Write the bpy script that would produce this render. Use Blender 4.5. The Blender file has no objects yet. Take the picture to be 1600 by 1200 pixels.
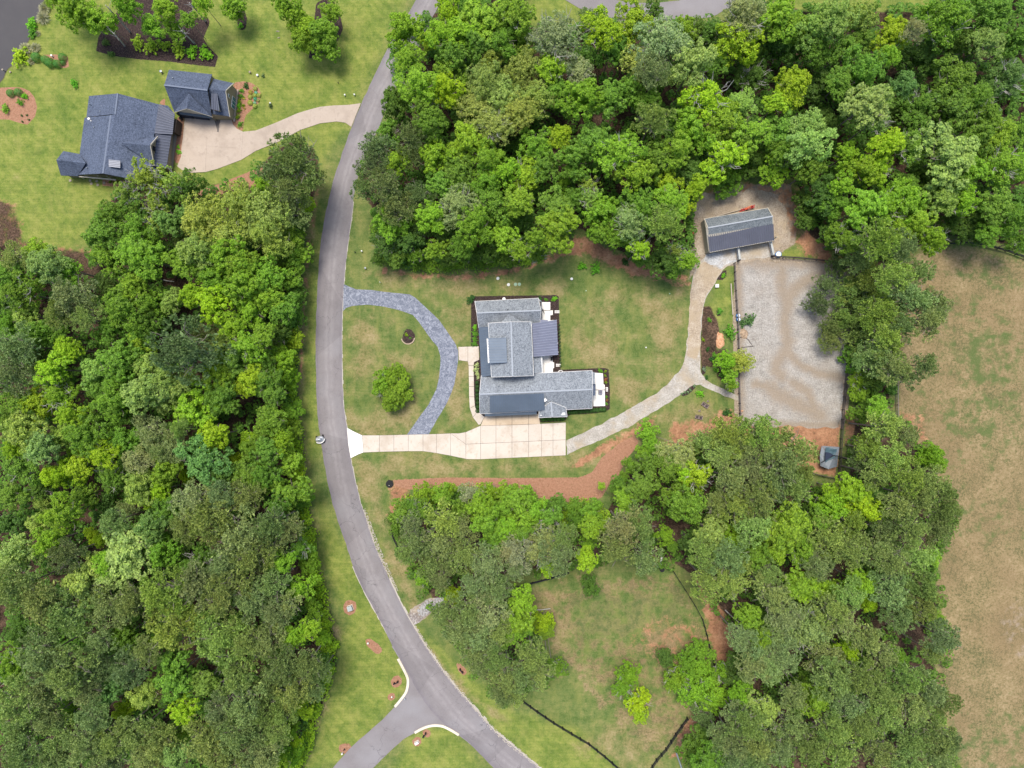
import bpy, math, random
import numpy as np
from mathutils import Vector, Matrix, noise as mn
from mathutils.geometry import tessellate_polygon
SC = bpy.context.scene
COL = SC.collection
# ---------------------------------------------------------------- camera, sky, sun, exposure
S = 0.14            # metres on the ground for one pixel of the 1600 px wide photograph
H = 155.0           # height of the drone
cam_d = bpy.data.cameras.new("camera"); cam = bpy.data.objects.new("camera", cam_d); COL.objects.link(cam)
cam.location = (0, 0, H); cam.rotation_euler = (0, 0, 0)
cam_d.sensor_width = 36.0; cam_d.lens = 18.0 * H / (800 * S); cam_d.clip_start = 1.0; cam_d.clip_end = 6000
SC.camera = cam
SUN_EL, SUN_AZ = math.radians(71), math.radians(-20)     # azimuth clockwise from the top of the picture
world = bpy.data.worlds.new("World"); SC.world = world; world.use_nodes = True
wn = world.node_tree.nodes; wn.clear()
sky = wn.new("ShaderNodeTexSky"); sky.sky_type = 'NISHITA'; sky.sun_disc = False
sky.sun_elevation = SUN_EL; sky.sun_rotation = SUN_AZ; sky.dust_density = 2.5; sky.air_density = 0.9
bg = wn.new("ShaderNodeBackground"); bg.inputs[1].default_value = 0.15
wo = wn.new("ShaderNodeOutputWorld")
world.node_tree.links.new(sky.outputs[0], bg.inputs[0]); world.node_tree.links.new(bg.outputs[0], wo.inputs[0])
sun_d = bpy.data.lights.new("sun", 'SUN'); sun_d.energy = 2.2; sun_d.angle = math.radians(20); sun_d.color = (1, 0.95, 0.87)
sun = bpy.data.objects.new("sun", sun_d); COL.objects.link(sun)
sd = Vector((math.sin(SUN_AZ) * math.cos(SUN_EL), math.cos(SUN_AZ) * math.cos(SUN_EL), math.sin(SUN_EL)))
sun.rotation_euler = sd.to_track_quat('Z', 'Y').to_euler()
sun.location = sd * 200
SC.view_settings.view_transform = 'Standard'; SC.view_settings.look = 'None'
SC.view_settings.gamma = 1.0; SC.view_settings.use_curve_mapping = False
SC.view_settings.exposure = 1.0
SC.render.engine = 'CYCLES'
SC.cycles.max_bounces = 6; SC.cycles.diffuse_bounces = 3; SC.cycles.transmission_bounces = 3

RNG = random.Random(11)
def W(px, py, z=0.0):
    k = S * (H - z) / H
    return Vector(((px - 800) * k, (600 - py) * k, z))
# ---------------------------------------------------------------- objects
def tag(o, label=None, cat=None, group=None, kind=None):
    if label: o['label'] = label
    if cat: o['category'] = cat
    if group: o['group'] = group
    if kind: o['kind'] = kind
    return o
def empty(name, loc, label=None, cat=None, group=None, rz=0.0):
    o = bpy.data.objects.new(name, None); COL.objects.link(o); o.location = loc; o.rotation_euler = (0, 0, rz)
    o.empty_display_size = 0.5
    return tag(o, label, cat, group)
def copy_tree(o, parent=None):
    c = o.copy(); COL.objects.link(c)
    if parent is not None:
        c.parent = parent
    for ch in list(o.children):
        copy_tree(ch, c)
    return c
class MB:
    def __init__(s): s.v = []; s.f = []
    def face(s, pts):
        n = len(s.v); s.v += [Vector(p) for p in pts]; s.f.append(tuple(range(n, n + len(pts)))); return s
    def hexa(s, b, t):
        n = len(s.v); s.v += [Vector(p) for p in b] + [Vector(p) for p in t]; k = len(b)
        s.f.append(tuple(n + i for i in reversed(range(k)))); s.f.append(tuple(n + k + i for i in range(k)))
        for i in range(k):
            j = (i + 1) % k; s.f.append((n + i, n + j, n + k + j, n + k + i))
        return s
    def box(s, c, sz, rz=0.0, m=None):
        c = Vector(c); hx, hy, hz = sz[0] / 2, sz[1] / 2, sz[2] / 2; R = m or Matrix.Rotation(rz, 3, 'Z')
        q = [(-hx, -hy), (hx, -hy), (hx, hy), (-hx, hy)]
        return s.hexa([c + R @ Vector((x, y, -hz)) for x, y in q], [c + R @ Vector((x, y, hz)) for x, y in q])
    def prism(s, poly, z0, z1):
        # poly: list of 2D/3D, counter-clockwise
        n = len(s.v); k = len(poly)
        s.v += [Vector((p[0], p[1], z0)) for p in poly] + [Vector((p[0], p[1], z1)) for p in poly]
        for t in tessellate_polygon([[Vector((p[0], p[1], 0)) for p in poly]]):
            a, b, c = [Vector((poly[i][0], poly[i][1])) for i in t]
            cr = (b - a).cross(c - a) if False else (b.x - a.x) * (c.y - a.y) - (b.y - a.y) * (c.x - a.x)
            t = t if cr > 0 else (t[0], t[2], t[1])
            s.f.append(tuple(n + k + i for i in t)); s.f.append(tuple(n + i for i in reversed(t)))
        for i in range(k):
            j = (i + 1) % k; s.f.append((n + i, n + j, n + k + j, n + k + i))
        return s
    def tube(s, path, r, n=6, r1=None, cap=True):
        path = [Vector(p) for p in path]; base = len(s.v); L = len(path)
        for i, p in enumerate(path):
            d = (path[min(i + 1, L - 1)] - path[max(i - 1, 0)]).normalized()
            a = d.cross(Vector((0, 0, 1)));
            if a.length < 0.05: a = Vector((1, 0, 0))
            a.normalize(); b = d.cross(a).normalized()
            rr = r if r1 is None else r + (r1 - r) * i / (L - 1)
            for k in range(n):
                t = 2 * math.pi * k / n; s.v.append(p + (a * math.cos(t) + b * math.sin(t)) * rr)
        for i in range(L - 1):
            for k in range(n):
                q = (k + 1) % n
                s.f.append((base + i * n + k, base + i * n + q, base + (i + 1) * n + q, base + (i + 1) * n + k))
        if cap:
            s.f.append(tuple(base + k for k in reversed(range(n)))); s.f.append(tuple(base + (L - 1) * n + k for k in range(n)))
        return s
    def lathe(s, c, prof, n=14):
        c = Vector(c); base = len(s.v)
        for r, z in prof:
            for k in range(n):
                t = 2 * math.pi * k / n; s.v.append(c + Vector((r * math.cos(t), r * math.sin(t), z)))
        for i in range(len(prof) - 1):
            for k in range(n):
                q = (k + 1) % n
                s.f.append((base + i * n + k, base + i * n + q, base + (i + 1) * n + q, base + (i + 1) * n + k))
        s.f.append(tuple(base + k for k in reversed(range(n)))); s.f.append(tuple(base + (len(prof) - 1) * n + k for k in range(n)))
        return s
    def slab(s, pts, th):
        # pts: roof plane polygon, seen counter-clockwise from above; thickness straight down
        return s.hexa([Vector(p) - Vector((0, 0, th)) for p in pts], pts)
    def bar(s, a, b, w, h, up=0.0):
        a = Vector(a); b = Vector(b); d = (b - a).normalized(); sd_ = Vector((d.y, -d.x, 0))
        if sd_.length < 1e-4: sd_ = Vector((1, 0, 0))
        sd_.normalize(); n = sd_.cross(d).normalized()
        if n.z < 0: n = -n; sd_ = -sd_
        q = []
        for p in (a, b):
            q.append([p + sd_ * (-w / 2) + n * up, p + sd_ * (w / 2) + n * up, p + sd_ * (w / 2) + n * (up + h), p + sd_ * (-w / 2) + n * (up + h)])
        return s.hexa(q[0], q[1])
    def build(s, name, mat, parent=None, smooth=False, world=True):
        me = bpy.data.meshes.new(name)
        off = Vector((0, 0, 0))
        if parent is not None and world:
            off = parent['_o'] if '_o' in parent else parent.location
            off = Vector(off)
        me.from_pydata([tuple(v - off) for v in s.v], [], s.f); me.update()
        bm_fix(me)
        if mat: me.materials.append(mat)
        if smooth:
            me.polygons.foreach_set('use_smooth', [True] * len(me.polygons))
        o = bpy.data.objects.new(name, me); COL.objects.link(o)
        if parent is not None:
            o.parent = parent; o['_o'] = list(off)
        return o
def bm_fix(me):
    import bmesh
    bm = bmesh.new(); bm.from_mesh(me)
    bmesh.ops.recalc_face_normals(bm, faces=bm.faces); bm.to_mesh(me); bm.free()
# ---------------------------------------------------------------- materials
MATS = {}
class NT:
    def __init__(s, name):
        s.m = bpy.data.materials.new(name); s.m.use_nodes = True; s.t = s.m.node_tree; s.t.nodes.clear()
        s.o = s.t.nodes.new('ShaderNodeOutputMaterial'); s.b = s.t.nodes.new('ShaderNodeBsdfPrincipled')
        s.t.links.new(s.b.outputs[0], s.o.inputs[0]); s.b.inputs['Specular IOR Level'].default_value = 0.2
        s.c = None
    def n(s, typ, **k):
        nd = s.t.nodes.new('ShaderNode' + typ)
        for a, b in k.items(): setattr(nd, a, b)
        return nd
    def L(s, a, b): s.t.links.new(a, b)
    def coord(s, which='Object', scale=None):
        if s.c is None: s.c = s.n('TexCoord')
        o = s.c.outputs[which]
        if scale is not None:
            mp = s.n('Mapping'); mp.inputs['Scale'].default_value = scale; s.L(o, mp.inputs[0]); o = mp.outputs[0]
        return o
    def noise(s, scale, detail=3, rough=.55, dist=0.0, vec=None, out=0):
        nd = s.n('TexNoise'); nd.inputs['Scale'].default_value = scale; nd.inputs['Detail'].default_value = detail
        nd.inputs['Roughness'].default_value = rough; nd.inputs['Distortion'].default_value = dist
        s.L(vec if vec is not None else s.coord(), nd.inputs['Vector']); return nd.outputs[out]
    def ramp(s, fac, stops, interp='LINEAR'):
        r = s.n('ValToRGB'); e = r.color_ramp.elements; r.color_ramp.interpolation = interp
        while len(e) < len(stops): e.new(0.5)
        for i, (p, c) in enumerate(stops):
            e[i].position = p; c = (c, c, c) if isinstance(c, (int, float)) else c; e[i].color = (c[0], c[1], c[2], 1)
        s.L(fac, r.inputs[0]); return r.outputs[0]
    def mix(s, fac, a, b, mode='MIX'):
        m = s.n('Mix'); m.data_type = 'RGBA'; m.blend_type = mode; m.clamp_factor = True
        for v, i in ((fac, 0), (a, 6), (b, 7)):
            if hasattr(v, 'default_value') or hasattr(v, 'is_linked'): s.L(v, m.inputs[i])
            elif isinstance(v, (int, float)): m.inputs[i].default_value = v if i == 0 else (v, v, v, 1)
            else: m.inputs[i].default_value = (v[0], v[1], v[2], 1)
        return m.outputs[2]
    def math(s, op, a, b=0.0, c=0.0, clamp=False):
        m = s.n('Math'); m.operation = op; m.use_clamp = clamp
        for i, v in enumerate((a, b, c)):
            if hasattr(v, 'is_linked'): s.L(v, m.inputs[i])
            else: m.inputs[i].default_value = v
        return m.outputs[0]
    def step(s, v, lo, hi):
        m = s.n('MapRange'); m.interpolation_type = 'SMOOTHSTEP'; m.inputs[1].default_value = lo; m.inputs[2].default_value = hi
        s.L(v, m.inputs[0]); return m.outputs[0]
    def col(s, v, rough=.8, bump=None, bstr=.3, bdist=.05):
        if hasattr(v, 'is_linked'): s.L(v, s.b.inputs['Base Color'])
        else: s.b.inputs['Base Color'].default_value = (v[0], v[1], v[2], 1)
        s.b.inputs['Roughness'].default_value = rough
        if bump is not None:
            b = s.n('Bump'); b.inputs['Strength'].default_value = bstr; b.inputs['Distance'].default_value = bdist
            s.L(bump, b.inputs['Height']); s.L(b.outputs[0], s.b.inputs['Normal'])
        return s.m
def plain(name, c, rough=.6, metal=0.0, var=.18, scale=2.0):
    if name in MATS: return MATS[name]
    t = NT(name); nz = t.noise(scale, 4)
    v = t.mix(nz, [x * (1 - var) for x in c], [min(1, x * (1 + var)) for x in c])
    v = t.mix(t.ramp(t.noise(scale * 9, 2), [(.35, 0.0), (.7, .25)]), v, [x * .7 for x in c])
    t.b.inputs['Metallic'].default_value = metal
    MATS[name] = t.col(v, rough); return MATS[name]
def shingles(name, dark, light, contrast=.5):
    t = NT(name)
    sp = t.noise(6.5, 2, .8); vo = t.n('TexVoronoi'); vo.inputs['Scale'].default_value = 5.5; t.L(t.coord(), vo.inputs['Vector'])
    bw = t.n('RGBToBW'); t.L(vo.outputs['Color'], bw.inputs[0])
    v = t.math('ADD', t.math('MULTIPLY', sp, .6), t.math('MULTIPLY', bw.outputs[0], .5))
    c = t.ramp(v, [(.28, dark), (.5, [(a + b) / 2 for a, b in zip(dark, light)]), (.75, light)])
    big = t.noise(.25, 4, .6)
    c = t.mix(t.ramp(big, [(.35, 0.0), (.7, .2)]), c, [x * 1.25 for x in light])
    st = t.noise(.9, 3, .6, vec=t.coord(scale=(1, .2, 1)))
    c = t.mix(t.ramp(st, [(.52, 0.0), (.75, .3)]), c, [x * .55 for x in dark])
    return t.col(c, .92, sp, .5, .03)
def metalroof(name, c, rough=.42):
    t = NT(name)
    a = t.noise(.5, 4, .6, vec=t.coord()); b = t.noise(6, 2)
    v = t.mix(a, [x * .8 for x in c], [x * 1.25 for x in c]); v = t.mix(t.ramp(b, [(.5, 0.0), (.8, .2)]), v, [x * .6 for x in c])
    t.b.inputs['Metallic'].default_value = .25; t.b.inputs['Specular IOR Level'].default_value = .4
    return t.col(v, rough)
def siding(name, c):
    t = NT(name)
    w = t.n('TexWave'); w.wave_type = 'BANDS'; w.bands_direction = 'Z'; w.inputs['Scale'].default_value = 2.0; w.inputs['Distortion'].default_value = 0
    t.L(t.coord(), w.inputs['Vector'])
    v = t.mix(t.noise(1.2, 4), [x * .85 for x in c], [min(1, x * 1.1) for x in c])
    return t.col(v, .7, w.outputs[1], .5, .04)
M = {}
M['shingle_grey'] = shingles('shingle_grey', (.066, .076, .088), (.245, .265, .282))
M['shingle_blue'] = shingles('shingle_blue', (.028, .036, .055), (.095, .115, .16))
M['shingle_barn'] = shingles('shingle_barn', (.05, .06, .07), (.18, .2, .21))
M['metal_dark'] = metalroof('metal_dark', (.10, .125, .155))
M['metal_grey'] = metalroof('metal_grey', (.13, .14, .185))
M['metal_barn'] = metalroof('metal_barn', (.095, .10, .12))
M['metal_bronze'] = metalroof('metal_bronze', (.055, .062, .085))
M['white'] = plain('white_paint', (.62, .6, .56)); M['cream'] = plain('cream_trim', (.42, .38, .3))
M['tan'] = siding('tan_siding', (.26, .22, .15)); M['wall_white'] = siding('white_siding', (.5, .5, .48))
M['wall_barn'] = siding('barn_siding', (.3, .28, .23)); M['brown_wall'] = siding('brown_siding', (.06, .045, .035))
M['navy'] = plain('navy_door', (.018, .026, .05), .5)
M['black'] = plain('black_paint', (.012, .012, .014), .5); M['blackfence'] = plain('black_fence', (.012, .012, .016), .7)
M['wood'] = plain('weathered_wood', (.16, .14, .125), .85, scale=4); M['palewood'] = plain('pale_wood', (.33, .28, .22), .85, scale=4)
M['darkwood'] = plain('dark_wood', (.05, .04, .04), .85, scale=4)
M['steel'] = plain('galvanised_steel', (.3, .32, .33), .4, .5); M['silver'] = plain('silver_paint', (.32, .33, .34), .3, .4)
M['red'] = plain('red_paint', (.4, .02, .02), .4); M['orange'] = plain('orange_paint', (.5, .1, .02), .4)
M['blue'] = plain('blue_plastic', (.03, .16, .4), .4); M['stone'] = plain('stone', (.26, .22, .17), .9, scale=5)
M['rubber'] = plain('rubber', (.015, .015, .015), .8); M['glass'] = plain('window_glass', (.05, .14, .17), .12)
M['darkglass'] = plain('dark_glass', (.01, .013, .02), .15)
M['tarp'] = plain('blue_grey_tarp', (.05, .09, .11), .5, scale=1.5); M['shedmetal'] = plain('shed_metal', (.16, .18, .2), .5, .3)
M['lid'] = plain('white_plastic', (.6, .6, .55), .5); M['greenlid'] = plain('green_plastic', (.3, .42, .28), .5)
M['utility'] = plain('utility_green', (.3, .34, .33), .5)
# ---------------------------------------------------------------- polygons in photograph pixels (ground level)
def P(s): return [tuple(float(v) for v in q.split(',')) for q in s.split()]
ROAD_L = P("668,-40 655,-6 650,0 632,32 610,67 580,128 565,161 549,199 535,240 524,270 517,298 506,345 500,390 497,430 495,475 493,530 494,600 496,650 503,700 510,745 518,780 529,818 541,850 551,885 558,902 571,928 590,962 607,995 621,1025 636,1052 652,1082 672,1112 697,1136 717,1148 735,1163 754,1182 772,1200 800,1232")
ROAD_R = P("712,-40 697,-6 692,0 678,22 668,45 655,70 640,100 622,130 607,157 597,188 580,225 566,255 555,290 552,315 549,345 545,370 540,410 537,445 535,485 534,530 535,600 537,637 542,668 545,695 548,717 555,752 564,788 574,815 586,854 598,880 608,904 621,932 635,960 648,982 665,1010 690,1045 717,1080 742,1107 770,1140 798,1163 843,1200 880,1232")
JUNC = P("612,1010 622,1026 632,1043 638,1060 638,1073 633,1083 617,1104 598,1124 562,1155 545,1171 520,1200 490,1235 550,1235 583,1200 610,1173 630,1155 648,1145 660,1138 672,1134 683,1133 697,1136 717,1148 735,1163 745,1150 720,1110 680,1060 640,1000")
CUL = P("820,-40 850,-25 883,0 905,13 930,22 955,28 985,33 1010,34 1037,32 1080,30 1110,27 1140,12 1160,-10 1190,-40 1150,-40 1120,-12 1060,1 1020,5 990,4 965,1 930,-15 900,-40")
LOOP = P("537,444 546,448 556,452 578,453 600,456 620,458 640,460 650,466 667,482 686,500 700,520 712,538 716,548 716,562 713,583 710,600 706,612 697,632 683,655 670,679 636,679 655,652 670,632 682,608 686,590 688,570 688,556 684,542 676,533 667,521 656,505 645,492 625,485 600,479 575,476 550,478 541,481 536,486")
GDRIVE = P("885,688 905,679 935,665 960,652 985,638 1007,625 1026,615 1042,602 1050,592 1060,582 1067,570 1072,548 1075,520 1077,480 1080,450 1084,428 1090,415 1100,403 1110,395 1150,386 1152,408 1141,414 1130,421 1120,436 1112,451 1102,468 1098,487 1095,520 1094,555 1095,582 1104,594 1113,600 1135,610 1153,618 1154,626 1135,620 1115,611 1094,601 1083,602 1060,619 1040,632 1007,652 985,666 962,676 938,688 905,701 886,711")
ARENA = P("1150,410 1158,404 1205,402 1240,403 1275,407 1320,412 1334,430 1330,450 1326,500 1323,540 1320,590 1315,640 1312,669 1280,670 1240,669 1200,668 1175,663 1156,660 1153,600 1152,540 1150,470")
GPAD = P("1092,345 1085,330 1095,305 1120,298 1165,296 1205,300 1222,318 1230,345 1235,370 1222,384 1210,395 1205,403 1150,412 1110,400 1093,398")
CLAYPEN = P("1155,655 1180,660 1240,664 1313,664 1311,700 1307,746 1265,738 1230,715 1190,700 1160,690")
CONC2 = P("289,184 362,186 364,194 370,201 380,206 400,204 430,192 465,177 500,167 520,165 545,164 565,161 549,199 540,192 525,190 500,193 470,203 440,219 400,236 370,252 340,264 325,268 300,270 285,266 277,260 283,245 286,215")
WEST = P("-160,370 0,380 60,396 140,424 152,395 148,335 190,300 240,262 310,300 330,290 390,280 425,240 455,218 490,232 500,262 492,300 478,345 468,400 464,480 460,560 460,640 468,700 478,770 488,850 500,905 512,960 525,1010 525,1040 512,1080 495,1120 485,1160 470,1200 460,1320 -160,1320")
NORTH = P("612,30 640,40 655,20 700,0 705,-60 830,-60 826,30 850,35 905,28 960,32 1100,34 1150,10 1200,-10 1260,8 1400,8 1460,10 1480,-60 1760,-60 1760,425 1600,402 1540,386 1480,378 1440,390 1400,420 1400,640 1330,650 1324,590 1330,500 1336,440 1310,412 1292,395 1255,375 1240,300 1232,288 1180,283 1100,290 1082,330 1090,400 1085,425 1030,430 985,412 950,395 905,368 870,392 820,415 760,418 700,420 650,424 600,415 584,380 580,340 550,300 560,250 600,195 622,150 607,100")
SOUTH = P("605,805 650,765 700,758 800,768 880,785 935,785 960,742 1000,690 1040,698 1110,672 1180,660 1240,690 1262,738 1310,750 1320,640 1400,640 1470,700 1500,800 1470,900 1490,1000 1470,1080 1500,1200 1500,1320 1050,1320 1075,1130 1140,1060 1135,990 1080,920 1040,890 960,880 890,900 800,910 825,960 870,1040 860,1090 790,1110 740,1070 690,990 650,925 620,860")
FIELD = P("1405,420 1440,392 1480,380 1540,388 1600,405 1780,430 1780,1320 1480,1320 1500,1200 1440,1000 1470,850 1400,650 1390,560")
# masks painted on the ground sheet: channel -> list of (polygon, softness metres)
MASK = {
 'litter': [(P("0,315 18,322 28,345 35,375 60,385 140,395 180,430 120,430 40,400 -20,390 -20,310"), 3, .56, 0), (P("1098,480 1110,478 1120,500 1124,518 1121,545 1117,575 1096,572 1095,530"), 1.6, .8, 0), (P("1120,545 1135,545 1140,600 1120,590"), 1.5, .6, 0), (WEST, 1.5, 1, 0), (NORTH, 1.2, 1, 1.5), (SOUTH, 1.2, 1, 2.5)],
 'dry': [(FIELD, 3), (P("890,900 960,905 1050,900 1090,960 1110,1020 1115,1080 1060,1150 1020,1180 960,1130 900,1060 850,1000 830,930"), 3, .6), (P("985,985 1010,975 1060,965 1085,985 1090,1010 1060,1040 1030,1040 1000,1010"), 6)],
 'clay': [(P("0,312 20,322 30,345 37,375 60,383 140,393 180,430 120,430 40,400 -20,390 -20,310"), 3, .56), (P("995,990 1010,978 1060,970 1080,985 1085,1010 1060,1030 1030,1030 1005,1010"), 6, .47), (P("598,418 606,417 606,428 595,431"), .35), (P("610,424 700,430 780,424 830,412 870,394 905,366 950,388 985,404 1050,428 1085,430 1060,440 990,432 960,420 920,398 880,402 800,428 740,436 650,436"), 1.8, .8),
          (CLAYPEN, 1.0), (P("1118,518 1128,520 1132,532 1126,546 1118,545 1119,530"), .4), (P("1095,335 1100,305 1160,288 1230,286 1262,330 1300,400 1330,412 1280,408 1245,388 1236,350 1215,306 1150,300 1112,322"), 2.5, .6), (P("1245,385 1262,350 1310,405 1330,414 1280,410"), 1.2, .8),
          (P("1040,700 1050,660 1100,660 1130,640 1150,640 1150,652 1120,670 1095,690 1060,720 1030,740 1020,700"), 1.8, .75), (P("940,694 1000,662 1028,648 1018,668 960,700 900,735 890,728"), 1.4, .75),
          (P("605,752 640,748 640,775 620,800 605,810 612,780"), 1.5, .7), (P("1320,640 1345,640 1350,690 1320,700"), 1.5, .7), (P("1125,640 1150,655 1150,690 1115,650"), 1.5, .7), (P("538,1160 548,1162 547,1175 535,1172"), .4),
          (P("488,310 496,300 485,400 478,460 470,560 468,660 472,560 474,460"), 1.5, .55), (P("1045,440 1082,440 1076,450 1050,448"), 1, .6), (P("1095,905 1120,920 1150,1000 1145,1040 1120,1040 1105,990"), 2, .8), (P("1400,640 1440,650 1450,700 1410,650"), 2, .6),
          (P("1073,1122 1095,1108 1140,1105 1120,1150 1080,1185 1045,1185"), 1.5, .8), (P("1088,905 1120,920 1150,1000 1148,1050 1122,1045 1108,990 1098,950"), 1.5, .8)],
 'straw': [(P("612,750 700,746 800,747 905,746 925,738 940,715 965,695 990,680 998,690 990,705 980,715 965,745 950,760 940,778 900,785 850,780 800,768 700,760 640,765 618,760"), 1.1),
           (P("0,137 20,136 34,137 46,142 54,152 58,167 55,182 43,195 30,192 15,187 -20,186 -20,137"), .35), (P("365,129 380,127 392,129 404,137 408,147 405,160 395,170 384,180 380,195 380,205 370,201 363,193 362,186"), .3),
           (P("66,86 85,85 95,86 106,88 108,106 95,106 88,98 70,94"), .3), (P("277,182 288,184 284,245 277,258 272,250"), .3), (P("300,303 330,292 390,268 412,262 430,285 370,295 330,310"), .6), (P("160,278 215,285 230,297 160,290"), .4), (P("248,160 258,153 258,168"), .3),
           (P("536,948 540,939 548,937 556,941 557,950 554,958 546,962 538,957"), .2), (P("571,1000 577,997 583,1001 591,1006 597,1014 596,1021 588,1022 580,1015 573,1009"), .2), (P("610,1065 615,1057 622,1055 628,1061 627,1069 620,1075 613,1073"), .2), (P("605,1088 609,1083 616,1083 618,1090 613,1095 607,1094"), .2),
           (P("529,1165 535,1162 544,1162 550,1167 546,1177 537,1178 530,1174"), .2), (P("660,1141 667,1139 673,1143 673,1150 667,1153 661,1148"), .2), (P("643,1158 650,1151 657,1152 659,1160 653,1167 647,1165"), .2), (P("712,1035 719,1037 727,1044 730,1052 724,1056 716,1048"), .2)],
 'dark': [(P("150,80 154,57 175,30 190,8 230,-10 300,-10 302,30 312,27 325,27 328,35 318,60 325,72 341,88 336,105 300,101 262,96 220,93 180,88"), .4), (P("370,20 380,12 386,28 384,45 376,48 371,38"), .3), (P("482,92 488,60 494,5 520,-10 525,12 533,30 536,45 530,60 510,85"), .4),
          (P("737,463 870,461 873,464 875,540 876,578 890,577 945,575 951,577 953,610 953,640 945,643 930,646 890,648 884,655 882,658 845,660 840,655 757,652 750,652 741,637 740,600 741,563 750,560 748,541 736,541 736,480"), .2),
          (P("629,525 634,514 642,514 648,522 649,531 644,538 634,537 629,531"), .25), (P("604,752 608,749 614,751 615,759 610,761 604,758"), .15), (P("1061,616 1068,607 1080,600 1088,600 1086,607 1076,616 1068,619"), .2),
          (P("1119,437 1127,425 1135,421 1135,432 1128,438"), .3), (P("1096,572 1103,570 1102,585 1096,586"), .3), (P("1119,484 1126,484 1127,493 1120,494"), .3)],
 'tan': [(P("1085,322 1100,303 1165,288 1235,288 1246,340 1244,380 1215,400 1150,415 1108,412 1092,420 1075,440 1084,400"), 1.2), (P("1148,405 1165,400 1340,410 1340,460 1325,640 1318,670 1148,670 1145,500"), .5),
         (P("635,962 648,948 668,938 685,935 690,945 672,960 655,972 642,980"), .8), (P("1567,965 1600,930 1640,950 1640,1040 1580,1020"), 4, .44)],
 'lush': [(P("-60,-60 660,-60 560,160 500,260 480,300 300,300 100,400 -60,390"), 6), (P("470,1220 520,1080 540,960 500,880 490,760 555,880 640,1060 560,1180"), 5), (P("600,1240 640,1150 700,1130 780,1240"), 4), (P("650,980 800,1110 900,1140 1010,1240 860,1240 780,1150"), 4), (P("830,-60 960,-60 900,40 820,40"), 3), (P("1150,-60 1500,-60 1500,20 1200,20"), 3),
          (P("1120,440 1145,430 1150,500 1125,510 1105,480"), 3, .6), (P("1225,388 1270,394 1270,404 1215,402"), 1.5), (P("500,300 478,420 468,600 480,740 500,700 492,520"), 4, .7)],
 'worn': [(P("900,1170 960,1130 1040,1110 1070,1120 1040,1175 1000,1200"), 5), (P("835,925 885,920 890,955 845,975"), 4), (P("866,970 880,970 895,1010 870,1015"), 4), (P("545,640 660,690 640,680 550,690"), 2), (P("545,712 600,712 720,720 885,718 950,700 1010,665 1060,640 1000,700 930,735 800,738 620,748 600,760 570,770"), 3.5), (P("900,510 960,500 975,570 930,590 890,570"), 5), (P("690,560 735,570 740,655 690,672"), 4),
          (P("540,480 600,485 590,560 542,660"), 5), (P("600,640 660,600 650,680 560,670"), 5), (P("810,440 900,440 890,460 740,462 700,470 620,440 560,430 560,420 760,440"), 4), (P("1000,450 1070,450 1060,560 1010,560"), 5), (P("870,575 1060,585 1000,630 960,650 955,580"), 4), (P("680,470 740,470 735,540 715,530"), 4), (P("900,455 1000,455 990,500 900,500"), 6, .6),
          (P("498,320 480,450 472,620 480,740 505,900 530,1000 500,1120 480,1190 490,1120 520,1060 500,940 470,740 462,600 470,430 488,310"), 2.5), (P("555,750 600,760 612,820 640,900 660,960 625,925 590,850"), 3), (P("660,1000 720,1070 800,1130 780,1125 700,1070"), 2), (P("1050,640 1150,630 1150,650 1060,680"), 3), (P("630,540 660,560 650,600 600,560"), 6)],
 'green': [(P("1500,400 1560,400 1590,440 1540,450 1500,430"), 8, .62), (P("1480,520 1590,490 1600,600 1540,640 1470,570"), 12, .68), (P("1430,640 1560,600 1600,680 1500,700"), 12, .6), (P("1480,470 1520,470 1530,500 1490,500"), 6, .55), (P("1560,600 1600,600 1600,670 1550,660"), 8, .6), (P("1500,790 1580,790 1590,830 1520,830"), 8, .5), (P("1500,1140 1600,1120 1600,1200 1520,1200"), 10, .55), (P("1430,650 1500,640 1560,700 1460,720"), 10, .45), (P("900,940 1060,930 1080,980 960,1000 900,990"), 6, .6), (P("980,470 1040,460 1050,590 960,590"), 8, .5)],
}
def sdf(poly, X, Y):
    pts = np.array([(W(x, y)[0], W(x, y)[1]) for x, y in poly]); n = len(pts)
    d = np.full(X.shape, 1e9); ins = np.zeros(X.shape, bool)
    for i in range(n):
        a = pts[i]; b = pts[(i + 1) % n]; e = b - a
        t = np.clip(((X - a[0]) * e[0] + (Y - a[1]) * e[1]) / max(1e-9, e @ e), 0, 1)
        d = np.minimum(d, np.hypot(X - a[0] - t * e[0], Y - a[1] - t * e[1]))
        c = ((a[1] > Y) != (b[1] > Y)) & (X < (b[0] - a[0]) * (Y - a[1]) / ((b[1] - a[1]) or 1e-9) + a[0])
        ins ^= c
    return np.where(ins, d, -d)
POND = P("66,-60 66,0 60,8 58,20 55,30 50,38 45,50 43,60 37,70 28,80 24,90 17,100 10,105 5,113 3,120 -4,128 -160,140 -160,-60")
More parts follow.
